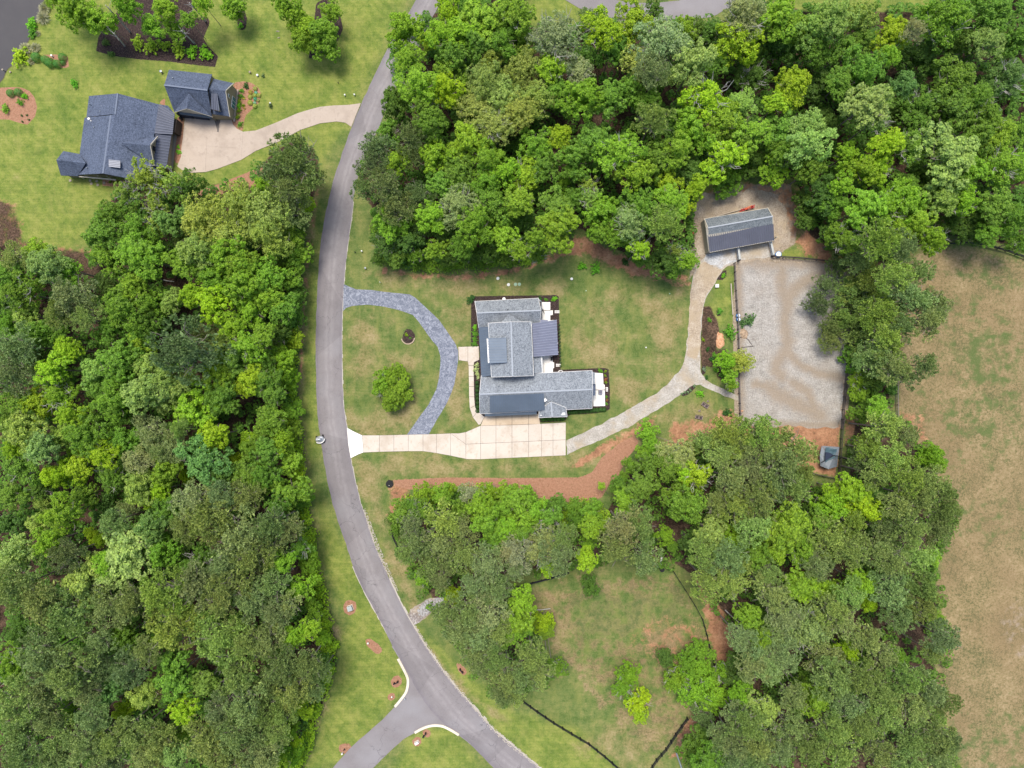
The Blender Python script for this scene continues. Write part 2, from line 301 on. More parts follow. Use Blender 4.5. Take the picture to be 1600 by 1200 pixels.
def ground():
    st = 0.5
    xs = np.arange(-138, 138.1, st); ys = np.arange(-106, 106.1, st); nx, ny = len(xs), len(ys)
    X, Y = np.meshgrid(xs, ys)
    Z = np.zeros_like(X)
    sp = sdf(POND, X, Y); Z = np.where(sp > -.6, -np.clip((sp + .6) * .7, 0, 1.4), Z)
    chans = []
    for k in ('litter', 'dry', 'clay', 'straw', 'dark', 'tan', 'lush', 'bank', 'worn', 'green'):
        if k == 'bank': chans.append(np.clip(.5 + (sp + .5) / 2, 0, 1)); continue
        v = np.zeros_like(X)
        for it in MASK[k]:
            poly, soft = it[:2]; cap_ = it[2] if len(it) > 2 else 1; off_ = it[3] if len(it) > 3 else 0
            v = np.maximum(v, np.minimum(cap_, np.clip(.5 + (sdf(poly, X, Y) - off_) / (2 * max(soft, .5)), 0, 1)))
        chans.append(v)
    chans += [np.zeros_like(X)] * 2
    # outer ring out to the horizon
    idx = np.arange(nx * ny).reshape(ny, nx)
    q = np.stack([idx[:-1, :-1], idx[:-1, 1:], idx[1:, 1:], idx[1:, :-1]], -1).reshape(-1, 4)
    V = np.stack([X, Y, Z], -1).reshape(-1, 3)
    n0 = len(V); R = 2500.0
    # border loop to far rectangle
    corners = np.array([[-R, -R, 0], [R, -R, 0], [R, R, 0], [-R, R, 0]])
    V = np.vstack([V, corners])
    polys = [tuple(p) for p in q.tolist()]
    me = bpy.data.meshes.new('ground')
    bot = idx[0, :].tolist(); top = idx[-1, :].tolist(); lef = idx[:, 0].tolist(); rig = idx[:, -1].tolist()
    polys.append(tuple([n0, n0 + 1] + bot[::-1])); polys.append(tuple([n0 + 1, n0 + 2] + rig[::-1]))
    polys.append(tuple([n0 + 2, n0 + 3] + top)); polys.append(tuple([n0 + 3, n0] + lef))
    me.from_pydata(V.tolist(), [], polys); me.update()
    for nm, cc in (('mask_one', chans[:4]), ('mask_two', chans[4:8]), ('mask_three', chans[8:12])):
        a = me.color_attributes.new(nm, 'FLOAT_COLOR', 'POINT')
        arr = np.zeros((len(V), 4), np.float32); arr[:n0] = np.stack(cc, -1).reshape(-1, 4)
        a.data.foreach_set('color', arr.ravel())
    o = bpy.data.objects.new('ground', me); COL.objects.link(o); tag(o, kind='structure')
    return o
GROUND = ground()
def ground_mat():
    t = NT('ground_cover')
    a1 = t.n('Attribute', attribute_name='mask_one'); a2 = t.n('Attribute', attribute_name='mask_two')
    s1 = t.n('SeparateColor'); t.L(a1.outputs['Color'], s1.inputs[0]); s2 = t.n('SeparateColor'); t.L(a2.outputs['Color'], s2.inputs[0])
    a3 = t.n('Attribute', attribute_name='mask_three'); s3 = t.n('SeparateColor'); t.L(a3.outputs['Color'], s3.inputs[0]); worn, green = s3.outputs[0], s3.outputs[1]
    litter, dry, clay, straw = s1.outputs[0], s1.outputs[1], s1.outputs[2], a1.outputs['Alpha']
    dark, tan, lush, bank = s2.outputs[0], s2.outputs[1], s2.outputs[2], a2.outputs['Alpha']
    big = t.noise(.06, 5, .6); mid = t.noise(.35, 6, .65); fine = t.noise(2.2, 4, .7); vf = t.noise(7, 3, .7)
    patch = t.noise(.16, 7, .66, dist=.1)
    # yard grass: green with worn straw coloured areas
    det = t.noise(1.1, 5, .75); g = t.ramp(t.math('ADD', t.math('ADD', t.math('MULTIPLY', mid, .35), t.math('MULTIPLY', det, .3)), t.math('MULTIPLY', patch, .35)), [(.36, (.046, .088, .020)), (.46, (.086, .128, .034)), (.54, (.142, .162, .050)), (.64, (.235, .200, .085))])
    lg = t.ramp(t.math('ADD', t.math('ADD', t.math('MULTIPLY', mid, .3), t.math('MULTIPLY', det, .3)), t.math('MULTIPLY', patch, .4)), [(.37, (.072, .122, .022)), (.46, (.130, .174, .034)), (.54, (.196, .222, .048)), (.64, (.26, .258, .075))])
    # mowing stripes on the tended lawns
    w = t.n('TexWave'); w.inputs['Scale'].default_value = .22; w.inputs['Distortion'].default_value = 5; w.inputs['Detail'].default_value = 2; w.inputs['Detail Scale'].default_value = .6; w.bands_direction = 'DIAGONAL'
    t.L(t.coord(), w.inputs['Vector'])
    lg = t.mix(t.math('MULTIPLY', t.ramp(w.outputs[1], [(.3, 0.0), (.7, 1.0)]), .2), lg, (.07, .12, .012))
    w2 = t.n('TexWave'); w2.inputs['Scale'].default_value = .5; w2.inputs['Distortion'].default_value = 2; w2.inputs['Detail Scale'].default_value = .3; w2.bands_direction = 'Y'
    t.L(t.coord(), w2.inputs['Vector'])
    c = t.mix(t.step(t.math('ADD', lush, t.math('MULTIPLY', t.math('SUBTRACT', mid, .5), .5)), .3, .7), g, lg)
    c = t.mix(t.math('MULTIPLY', t.ramp(w2.outputs[1], [(.3, 0.0), (.8, 1.0)]), .10), c, (.05, .09, .012))
    mow = t.noise(1.0, 5, .6, vec=t.coord(scale=(.13, .62, 1)), dist=.5); mow2 = t.noise(1.0, 5, .6, vec=t.coord(scale=(.5, .16, 1)), dist=.6)
    c = t.mix(t.math('MULTIPLY', t.ramp(mow, [(.45, 0.0), (.66, 1.0)]), .34), c, (.06, .1, .018)); c = t.mix(t.math('MULTIPLY', t.ramp(mow2, [(.48, 0.0), (.68, 1.0)]), .3), c, (.25, .235, .07))
    wc = t.ramp(t.math('ADD', t.math('MULTIPLY', fine, .5), t.math('MULTIPLY', mid, .5)), [(.38, (.125, .120, .040)), (.5, (.225, .180, .082)), (.62, (.31, .24, .13))])
    c = t.mix(t.math('MULTIPLY', t.step(t.math('ADD', worn, t.math('MULTIPLY', t.math('SUBTRACT', patch, .5), 2.4)), .35, .95), .82), c, wc)
    dg = t.ramp(t.math('ADD', t.math('MULTIPLY', patch, .4), t.math('ADD', t.math('MULTIPLY', fine, .3), t.math('MULTIPLY', det, .3))), [(.38, (.06, .075, .026)), (.45, (.115, .102, .042)), (.5, (.175, .135, .062)), (.56, (.235, .175, .088)), (.65, (.32, .245, .14))])
    dg = t.mix(t.math('MULTIPLY', t.ramp(t.noise(.045, 5, .6), [(.42, 0.0), (.62, 1.0)]), .55), dg, (.18, .12, .062))
    dg = t.mix(t.math('MULTIPLY', t.ramp(vf, [(.5, 0.0), (.68, 1.0)]), .4), dg, (.36, .29, .19))
    dg = t.mix(t.step(t.math('ADD', green, t.math('MULTIPLY', t.math('SUBTRACT', mid, .5), 2.6)), .42, .95), dg, (.085, .112, .036))
    # half of the dry cover shows through the grass outside the big field
    def lay(c, m, colr, amp=.5, lo=.42, hi=.58, nz=None):
        v = t.math('ADD', m, t.math('MULTIPLY', t.math('SUBTRACT', nz if nz is not None else mid, .5), amp)); return t.mix(t.step(v, lo, hi), c, colr)
    c = lay(c, dry, dg, 1.6, .45, .8, mid)
    tn = t.ramp(fine, [(.3, (.17, .13, .095)), (.5, (.26, .205, .15)), (.7, (.36, .3, .225))])
    c = lay(c, tan, tn, .7)
    cl = t.ramp(t.math('ADD', t.math('MULTIPLY', mid, .6), t.math('MULTIPLY', fine, .4)), [(.36, (.15, .075, .045)), (.5, (.29, .145, .08)), (.64, (.42, .24, .14))])
    c = lay(c, clay, cl, 1.5, .42, .72, t.noise(.55, 6, .7))
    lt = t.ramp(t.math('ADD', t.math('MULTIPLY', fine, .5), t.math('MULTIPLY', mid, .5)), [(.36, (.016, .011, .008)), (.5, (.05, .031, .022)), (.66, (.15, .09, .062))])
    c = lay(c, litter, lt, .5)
    sw = t.ramp(t.math('ADD', t.math('MULTIPLY', vf, .5), t.math('MULTIPLY', fine, .5)), [(.34, (.20, .092, .055)), (.5, (.275, .142, .088)), (.66, (.35, .20, .13))])
    c = lay(c, straw, sw, .18, .46, .54, fine)
    dk = t.ramp(t.math('ADD', t.math('MULTIPLY', vf, .6), t.math('MULTIPLY', fine, .4)), [(.36, (.014, .009, .010)), (.52, (.036, .024, .024)), (.68, (.11, .075, .068))])
    c = lay(c, dark, dk, .5, .44, .56, fine)
    c = t.mix(t.step(bank, .3, .7), c, (.05, .042, .03))
    # scattered weeds, clover and bleached blades
    sp = t.noise(4.5, 2, .6)
    c = t.mix(t.math('MULTIPLY', t.ramp(sp, [(.5, 0.0), (.75, 1.0)]), .3), c, (.26, .22, .12))
    c = t.mix(t.math('MULTIPLY', t.ramp(vf, [(.3, 1.0), (.47, 0.0)]), .5), c, t.mix(1.0, c, (.42, .45, .4), 'MULTIPLY')); c = t.mix(t.math('MULTIPLY', t.ramp(det, [(.3, 1.0), (.46, 0.0)]), .4), c, t.mix(1.0, c, (.5, .6, .45), 'MULTIPLY'))
    t.b.inputs['Specular IOR Level'].default_value = .05
    return t.col(c, .95, t.math('ADD', fine, vf), .7, .12)
GROUND.data.materials.append(ground_mat())
# ---------------------------------------------------------------- sheets
def smooth_poly(poly, jit=0.0, seg=1.2, seed=0, wob=0.6):
    pts = [W(*p) for p in poly]; out = []
    for i, a in enumerate(pts):
        b = pts[(i + 1) % len(pts)]; n = max(1, int((b - a).length / seg))
        for k in range(n):
            p = a.lerp(b, k / n)
            if jit and k: p += Vector((mn.noise(p * wob + Vector((seed, 0, 0))), mn.noise(p * wob + Vector((0, seed, 7))), 0)) * jit
            out.append(p)
    return out
def ccw(pts):
    a = sum(pts[i][0] * pts[(i + 1) % len(pts)][1] - pts[(i + 1) % len(pts)][0] * pts[i][1] for i in range(len(pts)))
    return pts if a > 0 else pts[::-1]
def sheet(name, poly, z, mat, jit=0.0, th=.25, kind='structure', seg=1.2):
    b = MB().prism(ccw(smooth_poly(poly, jit, seg)), z - th, z); o = b.build(name, mat); tag(o, kind=kind); return o
def asphalt(name, uv=False):
    t = NT(name)
    m = t.noise(.25, 5, .6); f = t.noise(5, 3, .7)
    c = t.mix(m, (.130, .116, .114), (.205, .186, .182)); c = t.mix(t.ramp(f, [(.4, 0.0), (.75, .5)]), c, (.21, .195, .2))
    c = t.mix(t.ramp(t.noise(.09, 3, .5), [(.5, 0.0), (.68, .5)]), c, (.235, .228, .232))
    if uv:
        u = t.coord('UV'); sx = t.n('SeparateXYZ'); t.L(u, sx.inputs[0])
        v = t.math('ADD', sx.outputs[0], t.math('MULTIPLY', t.math('SUBTRACT', t.noise(.3, 4), .5), .16))
        tr = t.ramp(v, [(0, .55), (.06, .0), (.3, .1), (.42, .7), (.5, .25), (.58, .75), (.7, .1), (.93, .0), (1, .7)])
        br = t.math('MULTIPLY', tr, t.ramp(t.noise(.5, 5, .7), [(.3, 0.2), (.7, 1.0)]))
        c = t.mix(t.math('MULTIPLY', br, .8), c, (.285, .262, .256)); pt = t.n('TexVoronoi'); pt.inputs['Scale'].default_value = .05; t.L(t.coord(), pt.inputs['Vector']); pb = t.n('RGBToBW'); t.L(pt.outputs['Color'], pb.inputs[0]); c = t.mix(t.math('MULTIPLY', t.ramp(pb.outputs[0], [(.55, 0.0), (.6, 1.0)]), .22), c, (.09, .08, .082))
        e = t.ramp(sx.outputs[0], [(0, 1.0), (.16, 0.0), (.88, 0.0), (1, .8)])
        c = t.mix(t.math('MULTIPLY', e, .35), c, (.09, .075, .1))
        st = t.noise(.8, 4, .7, vec=t.coord('UV', (30, 1.2, 1)))
        c = t.mix(t.math('MULTIPLY', t.ramp(st, [(.55, 0.0), (.72, 1.0)]), .3), c, (.07, .062, .068))
    vo = t.n('TexVoronoi'); vo.feature = 'DISTANCE_TO_EDGE'; vo.inputs['Scale'].default_value = .16
    wv = t.n('VectorMath'); wv.operation = 'ADD'; nz = t.n('TexNoise'); nz.inputs['Scale'].default_value = .6; nz.inputs['Detail'].default_value = 4; t.L(t.coord(), nz.inputs[0])
    sc = t.n('VectorMath'); sc.operation = 'SCALE'; sc.inputs[3].default_value = 3.0; t.L(nz.outputs['Color'], sc.inputs[0]); t.L(t.coord(), wv.inputs[0]); t.L(sc.outputs[0], wv.inputs[1]); t.L(wv.outputs[0], vo.inputs['Vector'])
    cr = t.ramp(vo.outputs['Distance'], [(0, 1.0), (.012, 0.0)])
    c = t.mix(t.math('MULTIPLY', t.math('MULTIPLY', cr, t.ramp(t.noise(.08, 3), [(.45, 0.0), (.6, 1.0)])), .6), c, (.045, .04, .045))
    return t.col(c, .88, f, .4, .02)
def ribbon(name, L, R, z, mat, th=.3):
    # resample both edges smoothly
    def rs(pts, n):
        p = [W(*q) for q in pts]; d = [0]
        for i in range(1, len(p)): d.append(d[-1] + (p[i] - p[i - 1]).length)
        out = []; j = 0
        for k in range(n):
            s_ = d[-1] * k / (n - 1)
            while j < len(p) - 2 and d[j + 1] < s_: j += 1
            out.append(p[j].lerp(p[j + 1], (s_ - d[j]) / (d[j + 1] - d[j])))
        for _ in range(2):
            out = [out[0]] + [(out[i - 1] + out[i] * 2 + out[i + 1]) / 4 for i in range(1, n - 1)] + [out[-1]]
        return out
    n = 150; a = rs(L, n); b = rs(R, n); c = 8; v = []; uv = []
    for i in range(n):
        for k in range(c + 1):
            t = k / c; p = a[i].lerp(b[i], t)
            if k in (0, c): p += Vector((mn.noise(p * .9), mn.noise(p * .9 + Vector((9, 9, 9))), 0)) * .16
            p.z = z + .05 * (1 - (2 * t - 1) ** 2); v.append(p); uv.append((t, i * .9))
    f = [(i * (c + 1) + k, i * (c + 1) + k + 1, (i + 1) * (c + 1) + k + 1, (i + 1) * (c + 1) + k) for i in range(n - 1) for k in range(c)]
    for ed in (0, c):
        base = len(v)
        for i in range(n): v.append(v[i * (c + 1) + ed] - Vector((0, 0, th))); uv.append((ed / c, i * .9))
        f += [(i * (c + 1) + ed, base + i, base + i + 1, (i + 1) * (c + 1) + ed) for i in range(n - 1)]
    me = bpy.data.meshes.new(name); me.from_pydata([tuple(x) for x in v], [], f); l = me.uv_layers.new(name='UVMap')
    arr = np.array(uv)[[lp.vertex_index for lp in me.loops]]; l.data.foreach_set('uv', arr.ravel()); bm_fix(me)
    me.materials.append(mat); o = bpy.data.objects.new(name, me); COL.objects.link(o); tag(o, kind='structure'); return o
asp = asphalt('asphalt', True); asp2 = asphalt('asphalt_side')
ribbon('road', ROAD_L, ROAD_R, .05, asp)
def edge_line(name, path, w):
    pts = [W(*p) for p in path]; b = MB(); up = Vector((0, 0, .035))
    for i in range(len(pts) - 1):
        n_ = max(1, int((pts[i + 1] - pts[i]).length / .8))
        for k in range(n_):
            a = pts[i].lerp(pts[i + 1], k / n_); c = pts[i].lerp(pts[i + 1], (k + 1) / n_); d = (c - a).normalized(); s_ = Vector((-d.y, d.x, 0)) * w * (.35 + .65 * abs(mn.noise(a * .7)) * 2)
            b.face([a - s_ + up, c - s_ + up, c + s_ + up, a + s_ + up])
    o = b.build(name, plain('broken_edge', (.36, .33, .28), .9, scale=4)); tag(o, kind='structure')
edge_line('road_edge', [p for p in ROAD_R if 300 < p[1] < 900], .22); edge_line('road_edge', [p for p in ROAD_R if p[1] > 880], .5); edge_line('road_edge', [p for p in ROAD_L if 880 < p[1] < 1000], .2)
sheet('road_junction', JUNC, .055, asp2, .1)
sheet('upper_road', CUL, .05, asp2, .3)
def loopmat():
    t = NT('stamped_drive'); a = t.noise(1.5, 6, .8, dist=1.2); b = t.noise(.3, 3)
    c = t.ramp(a, [(.38, (.07, .08, .105)), (.49, (.14, .152, .185)), (.6, (.27, .285, .32))]); c = t.mix(t.math('MULTIPLY', b, .4), c, (.12, .135, .17))
    return t.col(c, .7, a, .3, .03)
sheet('loop_drive', LOOP, .05, loopmat(), .06, seg=.6)
def gravel(name, c0, c1, c2, swirl=False):
    t = NT(name); f = t.noise(3.2, 3, .8); m = t.noise(.5, 5, .65)
    c = t.ramp(t.math('ADD', t.math('MULTIPLY', f, .6), t.math('MULTIPLY', m, .4)), [(.36, c0), (.5, c1), (.64, c2)])
    if swirl:
        at = t.n('Attribute', attribute_name='track'); av = t.math('ADD', at.outputs['Fac'], t.math('MULTIPLY', t.math('SUBTRACT', m, .5), 1.3))
        c = t.mix(t.math('MULTIPLY', t.step(av, .12, .95), .8), c, t.mix(f, (.17, .125, .08), (.30, .235, .165)))
        c = t.mix(t.math('MULTIPLY', t.ramp(t.noise(.12, 5, .6), [(.5, 0.0), (.7, 1.0)]), .35), c, (.25, .2, .15))
        g = t.n('TexWave'); g.inputs['Scale'].default_value = 1.1; g.inputs['Distortion'].default_value = 16; g.inputs['Detail'].default_value = 3; g.inputs['Detail Scale'].default_value = .25; g.inputs['Detail Roughness'].default_value = .5
        t.L(t.coord(), g.inputs['Vector']); c = t.mix(t.math('MULTIPLY', t.ramp(g.outputs[1], [(0, .8), (.5, 0.0)]), .6), c, (.14, .12, .1)); cb = t.noise(1.0, 4, .7, vec=t.coord(scale=(.5, 3.0, 1)), dist=2.2); c = t.mix(t.math('MULTIPLY', t.ramp(cb, [(.47, 0.0), (.62, 1.0)]), .45), c, (.17, .145, .12))
    else:
        c = t.mix(t.ramp(t.noise(.22, 4, .6), [(.48, 0.0), (.66, .7)]), c, (.3, .235, .15))
    return t.col(c, .95, f, .8, .06)
am = (gravel('arena_footing', (.165, .155, .138), (.305, .288, .258), (.44, .42, .385), True))
def arena():
    L = [W(*p) for p in P("1150,408 1150,470 1152,540 1153,600 1156,664")]; R = [W(*p) for p in P("1334,412 1330,450 1326,500 1323,540 1320,590 1315,640 1312,669")]
    def samp(p, t):
        d = [0]
        for i in range(1, len(p)): d.append(d[-1] + (p[i] - p[i - 1]).length)
        s_ = t * d[-1]; i = max(0, min(len(p) - 2, int(np.searchsorted(d, s_)) - 1)); return p[i].lerp(p[i + 1], (s_ - d[i]) / (d[i + 1] - d[i]))
    nu, nv = 60, 84; v = []; tr = []
    tracks = [("1286,428 1262,438 1243,450 1232,466 1228,485 1226,502 1231,530 1227,550 1216,566 1212,578 1222,590", 1.0), ("1222,420 1221,445 1227,470", .9), ("1232,552 1252,572 1280,584 1318,590", .7), ("1203,606 1228,622 1255,636 1280,648", 1.3), ("1240,598 1262,612 1272,640", .8), ("1158,404 1200,410 1260,408 1330,418", 1.2), ("1153,410 1154,500 1156,600 1158,664", .7), ("1160,660 1240,664 1310,664", .6), ("1180,600 1205,606", .7)]
    segs = [(W(*a), W(*b), w) for s_, w in tracks for a, b in zip(P(s_)[:-1], P(s_)[1:])]
    for j in range(nv + 1):
        a, b = samp(L, j / nv), samp(R, j / nv)
        for i in range(nu + 1):
            p = a.lerp(b, i / nu)
            if i in (0, nu) or j in (0, nv): p += Vector((mn.noise(p * .5), mn.noise(p * .5 + Vector((7, 7, 7))), 0)) * .7
            m = 0
            for q0, q1, w in segs:
                e = q1 - q0; t = max(0, min(1, (p - q0).dot(e) / e.length_squared)); m = max(m, 1 - (p - q0 - e * t).length / (2.9 * w))
            v.append((p.x, p.y, .03 - .012 * max(0, m))); tr.append(max(0, m))
    f = [(j * (nu + 1) + i, (j + 1) * (nu + 1) + i, (j + 1) * (nu + 1) + i + 1, j * (nu + 1) + i + 1) for j in range(nv) for i in range(nu)]
    me = bpy.data.meshes.new('riding_arena'); me.from_pydata(v, [], f); bm_fix(me)
    at = me.color_attributes.new('track', 'FLOAT_COLOR', 'POINT'); at.data.foreach_set('color', np.repeat(np.array(tr, np.float32)[:, None], 4, 1).ravel())
    me.materials.append(am); o = bpy.data.objects.new('riding_arena', me); COL.objects.link(o); tag(o, kind='structure')
arena()
gt = gravel('drive_gravel_tan', (.2, .155, .11), (.31, .25, .18), (.42, .36, .28))
gm = gravel('drive_gravel', (.21, .19, .16), (.31, .285, .245), (.43, .4, .355))
sheet('gravel_drive', GDRIVE, .04, gm, .3, seg=.7)
sheet('gravel_drive_tan', P("1076,500 1078,470 1081,448 1085,428 1091,415 1102,408 1115,418 1128,421 1119,436 1111,451 1101,468 1097,487 1094,520 1094,545 1088,560 1074,556 1075,530"), .046, gt, .5, seg=.6)
sheet('gravel_yard', GPAD, .022, gravel('pad_gravel', (.16, .125, .09), (.265, .215, .16), (.37, .32, .25)), 1.6, seg=.8)
sheet('loose_gravel_apron', P("1103,398 1120,396 1148,389 1151,408 1138,412 1126,420 1110,414 1100,408"), .052, gravel('white_gravel', (.2, .2, .2), (.34, .34, .33), (.5, .5, .5)), .6, seg=.6)
sheet('arena_gate_pad', P("1152,388 1199,380 1205,402 1160,406 1153,408"), .036, gm, .4, seg=.6)
# creek bed stones beside the road
sheet('washout', P("636,964 646,950 664,938 690,932 700,936 690,946 672,958 656,972 644,982"), .03, gravel('washout_stone', (.09, .075, .07), (.22, .19, .17), (.42, .4, .38)), .9, seg=.6)
def watermat():
    t = NT('pond_water'); t.b.inputs['Specular IOR Level'].default_value = .6
    c = t.mix(t.noise(.2, 4), (.028, .024, .022), (.05, .045, .038)); return t.col(c, .08, t.noise(1.6, 4, .6), .15, .03)
wp = MB().prism(ccw([W(x, y) for x, y in P("72,-60 72,0 66,10 63,22 60,32 55,40 50,52 48,62 42,72 33,82 28,92 22,102 15,108 10,115 8,122 0,132 -160,145 -160,-60")]), -.6, -.3); tag(wp.build('pond_water', watermat()), kind='structure')
# ---------------------------------------------------------------- poured concrete
def concrete(name, c0, c1, stain):
    t = NT(name); m = t.noise(.4, 6, .65); f = t.noise(6, 3, .7)
    oi = t.n('ObjectInfo')
    c = t.mix(m, c0, c1); c = t.mix(t.math('MULTIPLY', t.ramp(t.noise(.16, 6, .7), [(.5, 0.0), (.66, 1.0)]), .4), c, stain); c = t.mix(t.math('MULTIPLY', t.ramp(t.noise(.8, 5, .7), [(.54, 0.0), (.7, 1.0)]), .5), c, stain)
    c = t.mix(t.math('MULTIPLY', oi.outputs['Random'], .18), c, [x * .75 for x in c0]); c = t.mix(t.ramp(f, [(.55, 0.0), (.8, .3)]), c, stain)
    return t.col(c, .85, f, .3, .01)
cm = concrete('concrete', (.40, .34, .275), (.55, .50, .43), (.27, .20, .13)); cm2 = concrete('concrete_pink', (.31, .25, .195), (.42, .355, .29), (.2, .16, .125))
cmd_ = concrete('stained_concrete', (.36, .27, .17), (.55, .46, .36), (.22, .15, .085)); cmw = concrete('concrete_white', (.62, .6, .55), (.72, .7, .66), (.5, .45, .38)); cmk = concrete('kerb_concrete', (.5, .44, .35), (.62, .56, .46), (.35, .28, .2))
def grooves(name, mat, paths, z, parent): pass
M['joint'] = plain('joint_grit', (.04, .035, .03), .95)
def slabset(name, label_kind, polys, z, mat, th=.3, gap=.04, jm=None):
    root = empty(name, W(*polys[0][0])); tag(root, kind='structure'); jb = MB()
    for poly in polys: jb.prism(ccw([W(*p) for p in poly]), z - th, z - .03)
    jb.build('joint_bed', jm if jm else M['joint'], root)
    for i, poly in enumerate(polys):
        pts = ccw([W(*p) for p in poly]); c = sum(pts, Vector()) / len(pts)
        pts = [p + (c - p).normalized() * gap for p in pts]
        MB().prism(pts, z - th, z + .004 * ((i * 7) % 5)).build('slab', mat if not isinstance(mat, list) else (cmd_ if i >= len(polys) - 4 else mat[min(i, 1)]), root)
    return root
bx = [566, 593, 615.5, 638, 661, 682, 704, 728]; top = [680, 680, 679.5, 679, 678.5, 678, 677, 675]; bot = [707, 706, 705.5, 705, 705, 708, 712, 717]
dpol = [P("542,668 553,674 566,680 568,707 560,710 548,716 544,694")]
for i in range(7):
    dpol.append([(bx[i], top[i]), (bx[i + 1], top[i + 1]), (bx[i + 1], bot[i + 1]), (bx[i] + (2 if i == 0 else 0), bot[i])] if i < 6 else [(704, 677), (728, 694), (728, 717), (704, 712)])
dpol.append([(704, 677), (717, 677), (728, 675), (728, 694)])
vx = [728, 751, 775, 800, 826, 846, 864, 884]
def ytop(x): return {728: 675, 751: 665, 775: 664.5, 800: 664, 826: 663, 846: 662, 864: 661, 884: 660}[x]
def ymid(x): return 694 - (x - 728) * 7 / 156
def ybot(x): return 717.5 - max(0, x - 751) * 6 / 133
for i in range(7):
    a, b = vx[i], vx[i + 1]
    dpol.append([(a, ytop(a)), (b, ytop(b)), (b, ymid(b)), (a, ymid(a))]); dpol.append([(a, ymid(a)), (b, ymid(b)), (b, ybot(b)), (a, ybot(a))])
dpol.append([(751, 665), (757, 650), (775, 649), (775, 664.5)])
for a, b in ((775, 800), (800, 826), (826, 842)):
    dpol.append([(a, 649 - (a - 775) * .04), (b, 649 - (b - 775) * .04), (b if b < 842 else 844, 664.5 - (b - 775) * .03), (a, 664.5 - (a - 775) * .03)])
slabset('driveway', '', dpol, .09, [cmw, cm])
wpol = [P("716,542 731,541.5 731,565 717,563"), P("731,541.5 748,541 749,562 741,566 740,571 732,571 731,565"), [(732.2, 571), (740, 571), (740.3, 588), (732.5, 588)], [(732.5, 588), (740.3, 588), (740.6, 604), (732.8, 604)],
        [(732.8, 604), (740.6, 604), (741, 620), (733, 620)], [(733, 620), (741, 620), (742, 634), (734, 638)], P("734,638 742,634 746,643 739,652"), P("739,652 746,643 757,651 751,663 748,664")]
slabset('front_walk', '', wpol, .09, cm)
slabset('north_patio', '', [P("846.5,472 860,472 860,484.5 847,485"), P("847,485.5 860,485 864,484.5 864,492 860,493 860,501 847,501")], .12, cmw)
slabset('middle_patio', '', [P("846,556 863,556 864,566 866,566 866,575 864,576 864,582 847,583")], .12, cmw)
slabset('east_patio', '', [P("926,582 942,583 943,601 945,601 945,609 926,609"), P("926,609.5 945,609.5 945.5,634.5 927,635")], .12, cmw)
# paved court of the second house, poured in bays
def clip_bays(poly, xs, ys): return poly
slabset('court_drive', '', [P("289,184 325,185 323,228 284,228 286,215"), P("325,185 362,186 364,194 370,201 380,206 378,232 323,228"), P("284,228 323,228 321,269 300,270 285,266 277,260 283,245"), P("323,228 378,232 377,250 340,264 321,269"),
        P("380,206 400,204 431,192 434,222 400,236 377,250 378,232"), P("431,192 465,177 485,171 485,198 470,203 440,219 434,222"), P("485,171 500,167 521,165 526,190 500,193 485,198"), P("521,165 545,164 564,161.5 549,198.5 540,192 526,190")], .09, cm2, gap=.012, jm=cm2)
def kerb(name, path, w=.27, h=.14):
    root = empty(name, W(*path[0])); tag(root, kind='structure')
    pts = [W(*p) for p in path]; dense = []
    for i in range(len(pts) - 1):
        p0 = pts[max(0, i - 1)]; p1 = pts[i]; p2 = pts[i + 1]; p3 = pts[min(len(pts) - 1, i + 2)]
        for k in range(4):
            t = k / 4; dense.append(.5 * ((2 * p1) + (p2 - p0) * t + (2 * p0 - 5 * p1 + 4 * p2 - p3) * t * t + (3 * p1 - p0 - 3 * p2 + p3) * t ** 3))
    dense.append(pts[-1]); n = len(dense); off = []
    for i, p in enumerate(dense):
        d = (dense[min(n - 1, i + 1)] - dense[max(0, i - 1)]).normalized(); off.append(Vector((-d.y, d.x, 0)) * w)
    for s0 in range(0, n - 1, 8):
        s1 = min(n - 1, s0 + 8); a = dense[s0:s1 + 1]; o = off[s0:s1 + 1]
        if len(a) < 2: continue
        mid = (a[0] + a[-1]) / 2; poly = [p + q for p, q in zip(a, o)] + [p - q for p, q in zip(a[::-1], o[::-1])]
        poly = [p + (mid - p) * .004 for p in poly]
        MB().prism(ccw(poly), -.1, h + .06).build('kerb_stone', cmk, root)
kerb('kerb', P("622,1029 628,1040 635,1054 637.5,1062 637,1072 634,1082 627,1092 617,1104"))
kerb('kerb', P("648,1144.5 656,1140 665,1136 674,1133.6 683,1133.2 692,1134.5 702,1139 710,1143.5 717,1148"))
# oil stain on the court is flat print on the concrete, built as a thin film
st = NT('oil_stain'); st.col(st.mix(st.noise(2, 4), (.06, .055, .05), (.16, .13, .11)), .5)
tag(sheet('oil_stain', P("337,182 342,181 345,186 344,192 343,199 342,207 339,206 338,198 336,191"), .11, st.m, .5, .02, seg=.3))
